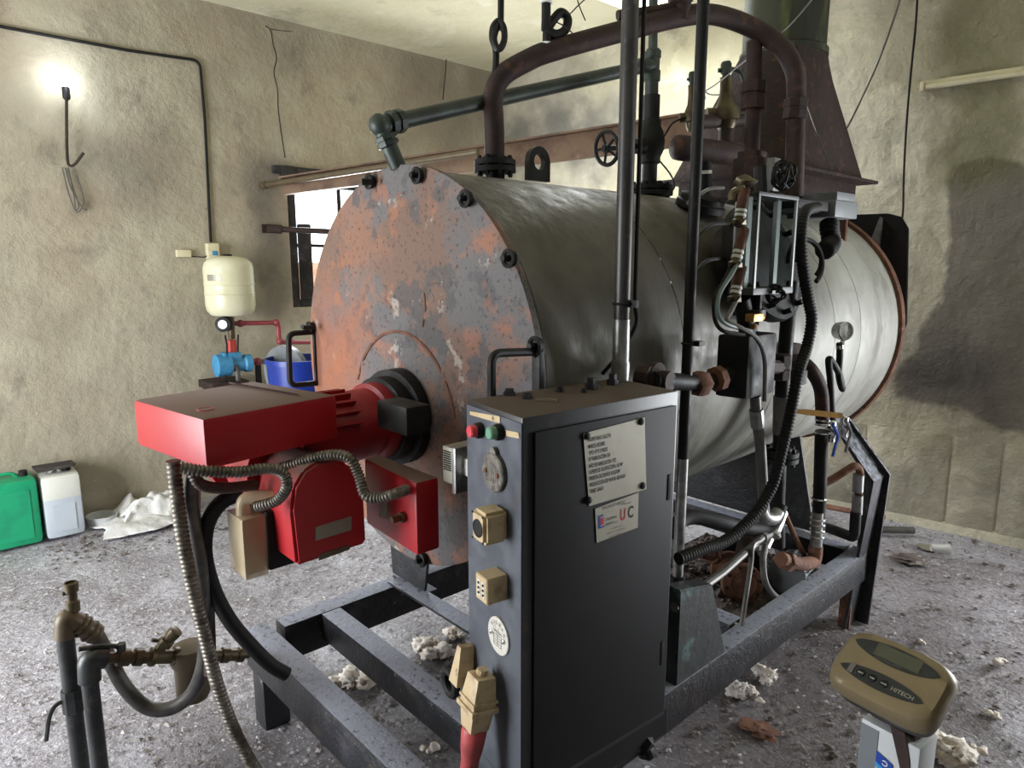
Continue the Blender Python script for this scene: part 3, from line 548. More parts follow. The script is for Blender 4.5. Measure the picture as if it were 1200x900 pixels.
dprism([(701, 605), (707, 602.5), (707, 604.5), (703.5, 606), (703.5, 617), (708, 615.5), (708, 617.5), (701.5, 620)], .0004, .0096).build('emblem', m_navy, st)
dprism([(703.8, 607.5), (707.5, 606), (707.5, 614), (703.8, 615.5)], .0004, .0096).build('emblem', m_inkred, st)
# things on the narrow front panel
def onF(px, py, e=.004): return hit(px, py, cD + nFc * e, nFc)
def fdisc(px, py, r, prof, m, name, par=cab, seg=28): a = M(); a.lathe(onF(px, py), nFc, [(r * k, h) for k, h in prof], seg); return a.build(name, m, par)
for l_ in ([(551, 482), (586, 488), (586, 496), (551, 486)], [(593, 504), (608, 507), (609, 514), (594, 511)]):
    a = M(); a.prism([onF(*q) for q in l_], nFc * .001); a.build('label_strip', m_cream, cab)
for px, py, m_, n_ in ((560, 503, m_btnr, 'push_button'), (583, 505, m_btng, 'push_button')):
    q = onF(px + 3, py + 1); b_ = M(); b_.lathe(q, nFc, [(.019, 0), (.019, .010), (.017, .014), (.014, .014)], 24); o_ = b_.build(n_, m_black, cab)
    b_ = M(); b_.lathe(q, nFc, [(.0145, .012), (.0145, .028), (.012, .031)], 24); b_.build('button_cap', m_, o_)
ux_, uz_ = uF, V((0, 0, 1))
q = onF(581, 553); a = M(); a.lathe(q, nFc, [(.046, 0), (.046, .008), (.043, .011)], 36); a.cyl(q + uz_ * .046, q + uz_ * .046 + nFc * .009, .013, seg=16); dc = a.build('round_cover', m_disc, cab)
for s in (-1, 1):
    a = M(); a.lathe(q + ux_ * .026 * s + nFc * .010, nFc, [(.006, 0), (.006, .004), (.003, .006)], 10); a.build('screw', m_rustl, dc)
a = M()
for k in range(-3, 4): a.box(q + ux_ * .008 * k + nFc * .0112, (.0015, .0015, .05 - abs(k) * .005))
for k in range(7):
    an = math.pi + (k - 3) * .28 + math.pi / 2; a.box(q + (ux_ * math.cos(an) + uz_ * math.sin(an)) * .036 + nFc * .0112, (.0015, .0015, .01))
a.build('cast_relief', m_disc, dc)
q = onF(585, 745); a = M(); a.lathe(q, nFc, [(.046, 0), (.046, .003), (.044, .0045)], 36); dw = a.build('round_plate', m_discw, cab)
for s in (-1, 1):
    a = M(); a.lathe(q + ux_ * .028 * s + nFc * .004, nFc, [(.006, 0), (.006, .004), (.003, .006)], 10); a.build('screw', m_chrome, dw)
m_etch = mat('etch_grey', (120, 112, 104), rough=.8)
for i, ch in enumerate('UUSKAA'):
    an = math.radians(145 - i * 22); text(ch, m_etch, 'lettering', dw, q + (ux_ * math.cos(an) + uz_ * math.sin(an)) * .030 + nFc * .0052, ux_ * math.sin(an) - uz_ * math.cos(an), ux_ * math.cos(an) + uz_ * math.sin(an), .012, .01)
text('TERMOREG', m_etch, 'lettering', dw, q + nFc * .0052 + uz_ * .008, ux_, uz_, .008, 0, 'CENTER')
a = M()
for k in range(5): a.box(q + uz_ * (.003 - k * .007) + nFc * .005, (.034, .0008, .0008), R=Matrix.Rotation(math.atan2(ux_.y, ux_.x), 3, 'Z'))
for k in (-1, 0, 1): a.box(q + uz_ * (-.011) + ux_ * .017 * k + nFc * .005, (.0008, .0008, .028))
a.build('etched_grid', m_etch, dw)
def fbox(l, dep, m, name, par=cab, bev=.004):
    c_ = [onF(*q_) for q_ in l]; a = M(); a.prism(c_, nFc * dep, bev); return a.build(name, m, par)
def fproj(px, py, dep, w_, h_, m, name, par=cab, bev=.004):
    """box standing off the panel by dep whose near-face centre is seen at (px, py)"""
    f_ = hit(px, py, cD + nFc * (.004 + dep), nFc); c_ = [f_ + ux_ * (s * w_ / 2) + uz_ * (t_ * h_ / 2) for s, t_ in ((-1, -1), (1, -1), (1, 1), (-1, 1))]
    a = M(); a.prism(c_, -nFc * dep, bev); return a.build(name, m, par), f_
so, f_ = fproj(560, 618, .062, .06, .075, m_cream, 'power_socket', bev=.008)
a = M(); a.lathe(f_ + uz_ * -.002 - nFc * .002, nFc, [(.021, 0), (.021, .0035), (.018, .0045), (.017, .0035)], 26); a.build('socket_hole', m_black, so)
for s, t_ in ((-1, 1), (1, 1), (-1, -1), (1, -1)):
    a = M(); a.cyl(f_ + ux_ * s * .023 + uz_ * t_ * .030, f_ + ux_ * s * .023 + uz_ * t_ * .030 + nFc * .002, .003, seg=8); a.build('screw', m_black, so)
so, f_ = fproj(564, 690, .055, .052, .062, m_cream, 'flat_socket', bev=.002)
for s in (-1, 1):
    a = M(); a.box(f_ + ux_ * s * .010, (.013, .002, .040), R=Matrix.Rotation(math.atan2(ux_.y, ux_.x), 3, 'Z')); pz = a.build('socket_insert', m_discw, so)
    for k in (-1, 0, 1):
        a = M(); a.cyl(f_ + ux_ * s * .010 + uz_ * k * .012, f_ + ux_ * s * .010 + uz_ * k * .012 + nFc * .003, .003, seg=8); a.build('contact_hole', m_black, so)
# industrial plug hanging in its coupler
q = hit(562, 810, cD + nFc * .05, nFc); tl = (uz_ * 1.0 + nFc * .18 + ux_ * .10).normalized()
a = M(); R_ = Matrix((ux_, nFc, uz_)).transposed() @ Matrix.Rotation(.16, 3, 'X')
def plugbox(a, c, s0, s1, h, bev=.004):
    pts = [c + R_ @ V((x_ * s_[0] / 2, y_ * s_[1] / 2, z_)) for z_, s_ in ((-h / 2, s0), (h / 2, s1)) for x_, y_ in ((-1, -1), (1, -1), (1, 1), (-1, 1))]; a.hexa(pts, bev)
plugbox(a, q, (.070, .066), (.052, .05), .085); plugbox(a, q - R_ @ V((0, 0, .035)), (.078, .074), (.078, .074), .012, .002); plugbox(a, q - R_ @ V((0, 0, .015)), (.072, .069), (.072, .069), .006, .002)
a.cyl(q + R_ @ V((0, 0, .04)), q + R_ @ V((0, 0, .056)), .014, seg=10); cp = a.build('coupler', m_cream, cab)
a = M(); plugbox(a, q - R_ @ V((.0, .0, .067)), (.05, .05), (.062, .06), .05); a.build('plug_collar', m_cream, cp)
a = M(); plugbox(a, hit(543, 778, cD + nFc * .03, nFc), (.045, .05), (.02, .04), .10); a.build('wall_inlet', m_cream, cab)
a = M(); c_ = q - R_ @ V((0, 0, .09)); a.lathe(c_, -(R_ @ V((0, .0, 1))), [(.028, 0), (.031, .01), (.028, .05), (.022, .085), (.021, .15)], 18); a.build('red_plug', m_pink, cp, label='faded red plug handle')
a = M(); pq = hit(528, 800, cD + nFc * .01, nFc); a.ring(pq, nFc, .032, .012, 22, 8); a.build('cable_loop', m_rub, cab)
# ribbed grey thermostat box on the far side
qa, qb = at(521, 515, y=1.06), at(545, 512, y=1.06); zb_ = at(532, 568, y=1.06).z
a = M(); a.hexa([V((x_, y_, z_)) for z_ in (zb_ + .02, qa.z) for x_, y_ in ((-1.385, 1.02), (-1.34, 1.02), (-1.34, 1.13), (-1.385, 1.13))], .004); th = a.build('thermostat', m_alu, cab)
a = M(); a.hexa([V((x_, y_, z_)) for z_ in (zb_, qa.z + .004) for x_, y_ in ((-1.34, 1.015), (-1.325, 1.015), (-1.325, 1.135), (-1.34, 1.135))], .003); a.build('thermostat_base', m_galv, th)
a = M(); a.box((-1.295, 1.06, (qa.z + zb_) / 2 + .01), (.062, .04, .045), .003); a.build('junction', m_white, th)
for k in range(9):
    a = M(); a.box((-1.363, 1.018, qa.z - .012 - k * .006), (.03, .003, .0022)); a.build('rib', m_black, th)
# glands and bolts on the dusty top
for px, py, r, h in ((597, 463, .016, .016), (618, 467, .014, .014), (656, 459, .012, .012), (693, 456, .018, .03), (718, 451, .016, .03), (684, 460, .008, .012)):
    q = at(px, py, z=CZ1); a = M(); a.lathe(q, (0, 0, 1), [(r, 0), (r, h * .5), (r * .7, h * .5), (r * .7, h)], 6 if r > .013 else 10); a.build('gland', m_black, body)
q = at(640, 470, z=CZ1); a = M(); a.box(q + V((0, 0, .003)), (.05, .02, .006), .001, R=Matrix.Rotation(.5, 3, 'Z')); a.build('loose_strip', m_khaki, body)
# ------------------------------------------------------------------ chimney
ch = thing('chimney', 'tall mossy round flue on a scaly rusted tapering hood behind the boiler', 'chimney', (-1.85, 3.55, 1.9))
cx, cy, cr = -1.80, 3.50, .20
a = M(); a.lathe((cx, cy, 2.62), (0, 0, 1), [(cr + .012, 0), (cr + .012, .03), (cr, .035), (cr, .62)], 36); a.build('flue_pipe', m_duct, ch)
hb = [V((cx - .36, cy - .40, 0)), V((cx + .30, cy - .40, 0)), V((cx + .30, cy + .36, 0)), V((cx - .36, cy + .36, 0))]; hz0, hz1 = 2.03, 2.66
a = M(); n = 32; t = bmesh.new(); lo, hi = [], []
for k in range(n):
    an = 2 * math.pi * k / n + math.pi / 4; c_, s_ = math.cos(an), math.sin(an); mx_ = max(abs(c_), abs(s_))
    lo.append(t.verts.new((cx - .03 + c_ / mx_ * .33, cy - .02 + s_ / mx_ * .38, hz0))); hi.append(t.verts.new((cx + c_ * cr, cy + s_ * cr, hz1)))
for k in range(n): t.faces.new((lo[k], lo[(k + 1) % n], hi[(k + 1) % n], hi[k]))
t.faces.new(hi); a._join(t); a.build('hood', m_hood, ch, ang=20)
a = M(); a.box((cx - .03, cy - .02, hz0 - .008), (.78, .86, .016), .004); a.box((cx - .03, cy - .02, hz0 - .06), (.62, .70, .09), .004); a.build('hood_flange', m_hood, ch)
a = M(); a.box((cx - .05, cy - .0, hz0 - .14), (.46, .5, .10), .01); a.build('neck', m_black, ch)
# ------------------------------------------------------------------ overhead pipework
def union(a, p, d, r, L=.05, hexr=1.35, seg=8):
    d = V(d).normalized(); a.lathe(V(p) - d * L / 2, d, [(r * 1.05, -.004), (r * hexr, 0), (r * hexr, L * .4), (r * 1.15, L * .42), (r * 1.15, L * .58), (r * hexr, L * .6), (r * hexr, L), (r * 1.05, L + .004)], seg); return a
def flange(a, p, d, R, th=.018, gap=.006, bolts=6, r=0):
    d = V(d).normalized(); u, w_ = frame_of(d)
    a.lathe(p, d, [(R, 0), (R, th)], 28); a.lathe(V(p) + d * (th + gap), d, [(R, 0), (R, th)], 28); a.lathe(V(p), d, [(R * .6, 0), (R * .6, th * 2 + gap + .012)], 20)
    for k in range(bolts):
        an = 2 * math.pi * (k + .5) / bolts; q = V(p) + (u * math.cos(an) + w_ * math.sin(an)) * R * .78
        a.cyl(q - d * .014, q + d * (2 * th + gap + .014), R * .11, seg=6)
    return a
lp = thing('steam_loop_pipe', 'thick rusty brown pipe looping high over the boiler from front flange to level column', 'pipe', (-1.92, 1.67, 1.9))
LP = path([(580, 190, -1.92), (579, 150, -1.91), (578, 112, -1.90), (590, 88, -1.88), (620, 70, -1.84), (645, 60, -1.8), (720, 39, -1.7), (800, 19, -1.58), (840, 18, -1.52), (885, 34, -1.45), (915, 55, -1.38), (930, 80, -1.34), (933, 105, -1.33), (932, 160, -1.32), (930, 232, -1.30)])
LP[0] = V((LP[0].x, LP[0].y, 1.93)); a = M(); a.tube(catmull(LP, 6), .036, 16); lpp = a.build('pipe', m_rust, lp)
a = M(); flange(a, V((LP[0].x, LP[0].y, 1.925)), (0, 0, 1), .075, bolts=8); a.cyl(V((LP[0].x, LP[0].y, 1.87)), V((LP[0].x, LP[0].y, 1.93)), .035); a.build('flange', m_black, lp)
mid = path([(884, 48, -1.46), (883, 112, -1.46), (881, 190, -1.46)]); a = M(); a.tube(mid, .030, 14); a.build('drop_pipe', m_rust, lp)
a = M(); union(a, mid[1], (0, 0, 1), .036, .10); a.build('union', m_rust, lp)
a = M(); union(a, at(932, 128, x=-1.325), (0, 0, 1), .038, .07, 1.25); a.build('union', m_rust, lp)
a = M(); q = at(880, 208, x=-1.46); a.box(q, (.11, .11, .15), .01); a.box(q + V((0, 0, .085)), (.085, .085, .03), .005); a.build('square_tee', m_rust, lp)
a = M(); q = at(799, 8, x=-1.58); a.cyl(q + V((0, 0, -.05)), q + V((0, 0, .05)), .034); a.lump(q + V((-.0, -.01, .03)), .048, 4, 2, .2); a.tube([q, q + V((-.12, -.22, -.05))], .018, 10); a.build('tee', m_rust, lp)
# two pigtail siphons hung above the loop
sp = thing('coil_siphon', 'narrow coil siphon of black pipe rising from front bend of overhead loop', 'siphon', at(580, 90, x=-1.9), 'coil siphons on the overhead loop')
c = at(583, 41, x=-1.9); d_ = at(587, 8, x=-1.9); d_ = V((d_.x, d_.y, Z1))
a = M(); a.tube(catmull([at(579, 96, x=-1.89), at(581, 75, x=-1.89), at(581, 58, x=-1.9), at(577, 45, x=-1.905), at(578, 32, x=-1.905), at(584, 25, x=-1.9), at(590, 32, x=-1.88), at(591, 46, x=-1.87), at(587, 56, x=-1.87), at(582, 56, x=-1.88), at(579, 44, x=-1.89), at(584, 26, x=-1.9), at(587, 8, x=-1.9), d_], 8), .0115, 8); a.build('coil', m_black, sp)
sp = thing('coil_siphon', 'round curl siphon of black pipe right of the narrow one, hung from the ceiling', 'siphon', at(642, 62, x=-1.8), 'coil siphons on the overhead loop')
a = M(); a.tube(catmull([at(642, 68, x=-1.8), at(641, 50, x=-1.8), at(642, 35, x=-1.8), at(648, 24, x=-1.8), at(657, 15, x=-1.79), at(665, 22, x=-1.78), at(663, 34, x=-1.78), at(655, 40, x=-1.78), at(645, 38, x=-1.79), at(640, 26, x=-1.8), at(640, 10, x=-1.8), V((-1.8, at(640, 10, x=-1.8).y, Z1))], 8), .016, 10); a.build('coil', m_black, sp)
a = M(); a.tube(catmull(path([(646, 42, -1.8), (652, 54, -1.79), (662, 61, -1.78)]), 6), .017, 10); a.build('tail', m_black, sp)
a = M(); a.cyl(at(641, 55, x=-1.8), at(641, 50, x=-1.8), .020); a.cyl(at(640, 4, x=-1.8), at(640, -2, x=-1.8), .022); a.build('tape', m_white, sp)
for k, l_ in enumerate(([(690, -5), (676, 8), (668, 16), (664, 14)], [(675, -5), (680, 10), (686, 24)], [(652, 26), (660, 30), (670, 38), (677, 46)])):
    thin('loose_wire', path(l_, x=-1.75), .0022, m_ink, ['thin frayed wire dangling beside the round curl siphon', 'short stray wire end hanging above the overhead loop', 'kinked wire from the round curl down to the loop pipe'][k], 'wire', 'stray wires by the siphons')
# green-grey pipe to the steam valve
gp = thing('feed_pipe', 'dark green-grey pipe from the boiler front top slanting up to the steam valve riser', 'pipe', at(465, 193, x=BX))
g0, g1, g2 = at(467, 196, x=BX), at(445, 147, x=BX - .02), at(758, 77, x=BX)
a = M(); a.tube(fillet([g0, g1, g2], .04), .027, 14); a.build('pipe', m_green, gp)
a = M(); a.lump(g1, .036, 2, 2, .08, (1, 1, 1)); union(a, g1 + (g2 - g1).normalized() * .06, g2 - g1, .028, .05); union(a, g1 + (g0 - g1).normalized() * .05, g0 - g1, .027, .03); a.build('elbow', m_green, gp)
rv = thing('steam_valve', 'black globe valve on its riser with handwheel and flange on the boiler top', 'valve', at(761, 222, x=BX))
vx = BX; q = lambda py, px=763: at(px, py, x=vx)
a = M(); a.tube([q(-20, 766), q(60, 765)], .020, 12); a.lathe(q(95, 764), (0, 0, 1), [(.034, 0), (.036, .0), (.036, .04), (.031, .045), (.031, .09), (.036, .095), (.036, .12), (.028, .13)], 16); a.cyl(q(150), q(60, 764), .030); a.cyl(q(77, 750), q(77, 764), .030); a.build('riser', m_green, rv)
a = M(); a.lathe(q(140), (0, 0, -1), [(.036, -.1), (.036, 0), (.044, .005), (.044, .03), (.055, .05), (.064, .09), (.06, .13), (.046, .16), (.046, .185), (.034, .19), (.034, .30)], 20); a.build('valve_body', m_black, rv)
bz = q(170); st0 = q(172, 745); hw = at(711, 174, x=vx - .02); dd = (hw - bz).normalized()
a = M(); a.cyl(bz + dd * .03, bz + dd * .10, .040, .032); a.cyl(bz + dd * .08, hw + dd * .02, .011); a.build('bonnet', m_black, rv)
a = M(); a.ring(hw, dd, .066, .009, 30, 8); u_, v_ = frame_of(dd)
for k in range(5):
    an = k * 2 * math.pi / 5; a.tube([hw, hw + (u_ * math.cos(an) + v_ * math.sin(an)) * .064], .006, 6)
a.cyl(hw - dd * .01, hw + dd * .012, .018, seg=10); a.build('handwheel', m_black, rv)
a = M(); fz = q(218, 761); fz.z = 1.905; flange(a, fz - V((0, 0, .0)), (0, 0, 1), .105, bolts=8); a.cyl(fz - V((0, 0, .06)), fz, .05); a.build('flange', m_black, rv)
# brown beam and the thin pipe under it
bm = thing('roof_beam', 'long brown steel channel crossing above the boiler from the left wall past the chimney', 'beam', (-4.6, 1.97, 2.1))
b0, b1 = at(335, 211, x=-4.72), at(838, 133, y=3.62); b0b, b1b = at(335, 229, x=-4.72), at(838, 168, y=3.62)
a = M(); ex = V((.03, -.045, 0)); a.hexa([b0b, b0b + ex, b1b + ex, b1b, b0, b0 + ex, b1 + ex, b1], .004); a.build('web', m_beam, bm)
a = M(); a.hexa([b0 - ex * .3, b0 + ex * 1.8, b1 + ex * 1.8, b1 - ex * .3] + [p + V((0, 0, .012)) for p in (b0 - ex * .3, b0 + ex * 1.8, b1 + ex * 1.8, b1 - ex * .3)]); a.build('flange_plate', m_beam, bm)
cp_ = M(); p0, p1 = at(310, 217, x=-4.82), at(560, 178, y=2.6); cp_.tube([p0, p1], .020, 12); cp_.cyl(p0 - (p1 - p0).normalized() * .012, p0 + (p1 - p0).normalized() * .02, .026, seg=12)
cp_.build('rusty_pipe', m_khaki, label='straight khaki pipe under the brown beam sticking out before the window', cat='pipe')
cp_ = M(); p0, p1 = at(313, 268, x=-4.82), at(400, 272, x=-4.55); cp_.tube([p0, p1], .020, 12); cp_.cyl(p0, p0 + (p1 - p0).normalized() * .1, .03, seg=8); cp_.box(p0 + V((-.02, 0, 0)), (.03, .06, .06)); cp_.build('stub_pipe', m_rust, label='short rusty pipe crossing the window at mid height', cat='pipe')
# header with two safety valves
hd = thing('safety_valve_header', 'dark thick capped header pipe in front of the chimney hood carrying safety valves', 'pipe', at(826, 230, x=-1.72))
h0, h1 = at(796, 173, x=-1.72), at(868, 182, x=-1.66); a = M(); a.lathe(h0, h1 - h0, [(.0, -.03), (.03, -.026), (.05, -.01), (.052, .01), (.052, .05), (.05, .055), (.05, (h1 - h0).length)], 22); a.build('header', m_rust, hd)
a = M(); a.cyl(at(826, 235, x=-1.70), at(826, 180, x=-1.70), .028); a.build('down_pipe', m_black, hd)
a = M(); a.cyl(at(826, 204, x=-1.70), at(826, 200, x=-1.70), .0295); a.build('tape', m_white, hd)
m0, m1 = at(812, 145, x=-1.74), at(856, 142, x=-1.70); a = M(); a.tube([at(812, 143, x=-1.74), at(880, 140, x=-1.69)], .030, 12); a.tube([at(852, 143, x=-1.70), at(850, 172, x=-1.69)], .032, 12); a.build('cross_pipe', m_rust, hd)
a = M(); q0 = at(818, 236, x=-1.60); a.lathe(q0 - V((0, 0, .05)), V((.35, 0, 1)), [(.06, 0), (.10, .02), (.10, .045), (.09, .05), (.09, .07), (.05, .08)], 24); a.build('flange', m_black, hd)
def safety(px, base, top, r, x, label):
    o = thing('safety_valve', label, 'valve', at(px, base, x=x), 'lever safety valves on the header'); b_, t_ = at(px, base, x=x), at(px, top, x=x); L = (t_ - b_).length; d = (t_ - b_).normalized()
    a = M(); a.lathe(b_, d, [(r * .55, -.02), (r * .75, 0), (r * .75, L * .07), (r, L * .09), (r, L * .24), (r * .82, L * .30), (r * .55, L * .40), (r * .45, L * .58), (r * .45, L * .76)], 20); a.build('body', m_dirtybrass, o)
    a = M(); a.lathe(b_ + d * L * .76, d, [(r * .3, 0), (r * .3, L * .06), (r * .42, L * .06), (r * .40, L * .2), (r * .3, L * .24)], 14); a.build('cap', m_green, o)
    e = b_ + d * L * .86; k = r / .05
    a = M(); a.tube(catmull([e - RT * .03 * k, e + RT * .035 * k + UP * .004, e + RT * .065 * k - UP * .03 * k, e + RT * .078 * k - UP * .11 * k], 6), .008 * k, 8); a.build('lever', m_green, o)
    a = M(); u_, v_ = frame_of(d)
    a.cyl(b_ + d * L * .16, b_ + d * L * .16 - RT * r * 1.5, r * .55, seg=12); a.build('outlet', m_dirtybrass, o); return o
safety(851, 147, 72, .058, -1.70, 'large grimy bronze safety valve with bent lever right of the black upright pipe')
safety(811, 148, 84, .036, -1.76, 'smaller safety valve half hidden behind the black upright pipe')
thin('lever_wire', path([(826, 107, -1.72), (840, 98, -1.7), (862, 80, -1.66), (890, 58, -1.60), (925, 30, -1.5), (955, -5, -1.4)]), .003, m_greyc, 'thin wire running from small safety valve lever up past the flue', 'wire')
thin('lever_wire', path([(826, 107, -1.72), (833, 111, -1.72), (848, 111, -1.70)]), .003, m_greyc, 'short drooping wire between the two safety valve levers', 'wire')
thin('sense_wire', path([(770, 185, -1.9), (786, 205, -1.85), (790, 220, -1.8), (775, 232, -1.8)]), .004, m_rub, 'black wire hanging in a loop beside the steam valve flange', 'wire')
thin('sense_wire', path([(778, 160, -1.85), (790, 143, -1.8), (812, 135, -1.75)]), .004, m_rub, 'black wire curving over from steam valve to small safety valve', 'wire')
# ------------------------------------------------------------------ uprights in front of the boiler
up = thing('upright_conduit', 'straight grey galvanised conduit rising from cabinet top to the ceiling', 'conduit', (-1.2, 1.47, CZ1))
p = at(727, 432, x=-1.19); ux0 = V((p.x, p.y, 0))
a = M(); a.cyl(ux0 + V((0, 0, CZ1 + .03)), ux0 + V((0, 0, Z1)), .0225, seg=16); a.build('conduit', m_postc, up)
a = M(); a.lathe(ux0 + V((0, 0, CZ1 + .001)), (0, 0, 1), [(.026, 0), (.026, .05), (.0235, .055), (.0235, .17)], 14); a.build('socket', m_galv, up)
z_ = at(727, 356, x=p.x).z; a = M(); a.ring(ux0 + V((0, 0, z_)), (0, 0, 1), .024, .004, 18, 6); a.box(ux0 + V((.03, 0.01, z_)), (.03, .012, .02)); a.build('clamp', m_black, up)
c_ = ux0 + V((.022, .028, 0)); e_ = at(706, 438, z=CZ1 + .01)
a = M(); a.tube([c_ + V((0, 0, Z1)), c_ + V((0, 0, z_))] + catmull([c_ + V((0, 0, z_)), c_ + V((.005, -.0, z_ - .06)), e_.lerp(c_ + V((0, 0, z_)), .45) + V((.01, 0, -.03)), e_], 6)[1:], .006, 8)
a.build('cable', m_rub, label='thin black cable strapped to the grey upright conduit', cat='cable')
p = at(802, 500, x=-1.13); a = M(); a.cyl((p.x, p.y, 1.02), (p.x, p.y, Z1), .0165, seg=14); up2 = thing('upright_pipe', 'slim black pipe from floor frame to ceiling between cabinet and gauge glass', 'pipe', (p.x, p.y, .36)); a.build('upper_pipe', m_black, up2)
a = M(); a.cyl((p.x, p.y, .60), (p.x, p.y, 1.02), .0165, seg=14); a.build('lower_pipe', m_galv, up2, label='bare galvanised lower length')
a = M(); a.cyl((p.x, p.y, .352), (p.x, p.y, .62), .012, seg=10); a.cyl((p.x, p.y, .60), (p.x, p.y, .64), .022, seg=8); a.build('end_socket', m_black, up2)
z_ = at(802, 403, x=p.x).z; a = M(); a.ring(V((p.x, p.y, z_)), (0, 0, 1), .018, .0035, 14, 6); a.box((p.x + .02, p.y + .02, z_), (.03, .03, .014)); a.build('clamp', m_black, up2)
thin('strap_wire', path([(806, 238, -1.2), (830, 222, -1.3), (848, 220, -1.35)]), .006, m_greyc, 'thin grey tube from black upright to red connector stack, upper', 'tube', 'thin tubes off the black upright')
thin('strap_wire', path([(808, 286, -1.2), (832, 264, -1.25), (856, 262, -1.3)]), .006, m_rub, 'thin black tube from the black upright to the connectors, middle', 'tube', 'thin tubes off the black upright')
thin('strap_wire', path([(808, 328, -1.2), (828, 306, -1.25), (850, 303, -1.3)]), .006, m_rub, 'thin black tube from the black upright to the connectors, lowest', 'tube', 'thin tubes off the black upright')
# ------------------------------------------------------------------ level column, gauge glass and switches
lc = thing('level_column', 'black water level pipework column standing in front of the boiler flank', 'pipework', (-1.15, 2.1, .35))
X1 = -1.12
def tb(name, l_, r, m, par=None, x=X1, fr=.03, sm=False, seg=12, **kw):
    p_ = path(l_, x=x); p_ = (catmull(p_, 6) if sm else fillet(p_, fr)) if len(p_) > 2 else p_
    a = M(); a.tube(p_, r, seg); return a.build(name, m, par, **kw)
tb('pipe', [(928, 330), (926, 345), (921, 400), (917, 450), (914, 520), (911, 600), (912, 640)], .027, m_black, lc, x=-1.20)
tb('socket', [(916, 464), (915, 508)], .031, m_greyc, lc, x=-1.20)
a = M(); flange(a, at(914, 540, x=-1.20), (0, 0, 1), .068, bolts=6); a.build('flange', m_black, lc)
a = M(); q = at(914, 430, x=-1.19); union(a, q, (0, 0, 1), .030, .09, 1.3); a.cyl(q, at(893, 430, x=-1.15), .026, seg=10); a.lathe(at(933, 420, x=-1.22), (1, -.2, 0), [(.062, -.02), (.062, 0), (.03, .01)], 20); a.build('tee', m_rust, lc)
tb('cross_pipe', [(766, 446, -1.14), (826, 449, -1.12), (862, 437, -1.10)], .026, m_black, lc)
a = M(); q0, q1 = at(822, 449, x=-1.12), at(850, 441, x=-1.10); d = q1 - q0; a.lathe(q0 - d * .3, d, [(.036, 0), (.040, .01), (.040, .04), (.034, .05)], 6); a.lathe(q0 + d * .5, d, [(.030, 0), (.040, .005), (.040, .03), (.030, .035)], 8); a.build('union', m_rustl, lc)
a = M(); q0 = at(775, 446, x=-1.14); a.lathe(q0, (1, .1, 0), [(.052, -.03), (.052, -.01), (.03, 0), (.03, .03)], 14); a.lathe(at(757, 444, x=-1.17), (1, .1, 0), [(.04, -.02), (.04, .02)], 10); a.build('bolted_joint', m_rust, lc)
fl = thing('float_chamber', 'black steel float chamber box hanging between the level pipes', 'float chamber', at(880, 465, x=-1.08))
a = M(); q = [at(861, 392, x=-1.08), at(897, 388, x=-1.08), at(899, 462, x=-1.08), at(863, 465, x=-1.08)]; cc = sum(q, V()) / 4; hh = q[0].z - q[3].z; ww = (q[1] - q[0]).length
a.hexa([cc + V((dx, dy, dz)) for dz in (-hh / 2, hh / 2) for dx, dy in ((-.07, -ww / 2), (.035, -ww / 2 + .01), (.035, ww / 2), (-.07, ww / 2))], .012); a.build('body', m_black, fl)
a = M(); a.cyl(cc + V((-.02, 0, hh / 2)), at(869, 350, x=-1.10), .026, seg=12); a.lathe(at(878, 366, x=-1.10), (0, 0, 1), [(.05, -.01), (.05, .01)], 16); a.build('neck', m_black, fl)
a = M(); q0 = at(884, 372, x=-1.06); a.box(q0, (.03, .06, .024), .003); a.cyl(q0 + V((0, 0, -.02)), q0 - V((0, 0, .036)), .010, seg=8); a.cyl(q0 + V((0, .03, 0)), q0 + V((0, .045, 0)), .013, seg=8); a.build('drain_cock', m_brassy, fl)
tb('drain_pipe', [(885, 464), (887, 492), (891, 520), (896, 606), (896, 612)], .018, m_greyc, fl, x=-1.08)
a = M(); a.tube(catmull(path([(891, 598), (896, 606), (906, 608), (912, 600)], x=-1.08), 5), .023, 12); a.build('elbow', m_galv, fl); a = M(); a.cyl(at(886, 480, x=-1.08), at(888, 500, x=-1.08), .023, seg=10); a.build('socket', m_galv, fl)
# perspex guarded gauge glass
gg = thing('gauge_glass', 'tall clear perspex box guarding the boiler gauge glass', 'gauge', at(900, 335, x=-1.05))
g = [at(889, 229, x=-1.04), at(935, 227, x=-1.04), at(927, 336, x=-1.04), at(884, 334, x=-1.04)]
gz1, gz0 = g[0].z, g[2].z; gy0, gy1 = g[0].y, g[1].y; gx0, gx1 = -1.11, -1.04
def slab(a, x0, x1, y0, y1, z0, z1, b=0): return a.hexa([V((x, y, z)) for z in (z0, z1) for x, y in ((x0, y0), (x1, y0), (x1, y1), (x0, y1))], b)
for nm, b_ in (('front_pane', (gx1 - .004, gx1, gy0, gy1)), ('side_pane', (gx0, gx1 - .005, gy0, gy0 + .004)), ('side_pane', (gx0, gx1 - .005, gy1 - .004, gy1))):
    a = M(); slab(a, *b_, gz0, gz1); a.build(nm, m_persp, gg)
for y_, x_ in ((gy0, gx1), (gy1 - .008, gx1), (gy0, gx0), (gy1 - .008, gx0)):
    a = M(); slab(a, x_ - .004, x_ + .003, y_ - .001, y_ + .009, gz0, gz1); a.build('edge_reflection', m_glt, gg)  # solid grey strips imitating the pale reflections along the perspex edges
a = M(); slab(a, gx0 - .01, gx1 + .004, gy0 - .004, gy1 + .004, gz1, gz1 + .012, .002); slab(a, gx0 - .01, gx1 + .004, gy0 - .004, gy1 + .004, gz0 - .02, gz0, .002)
a.build('end_cap', m_dgrey, gg)
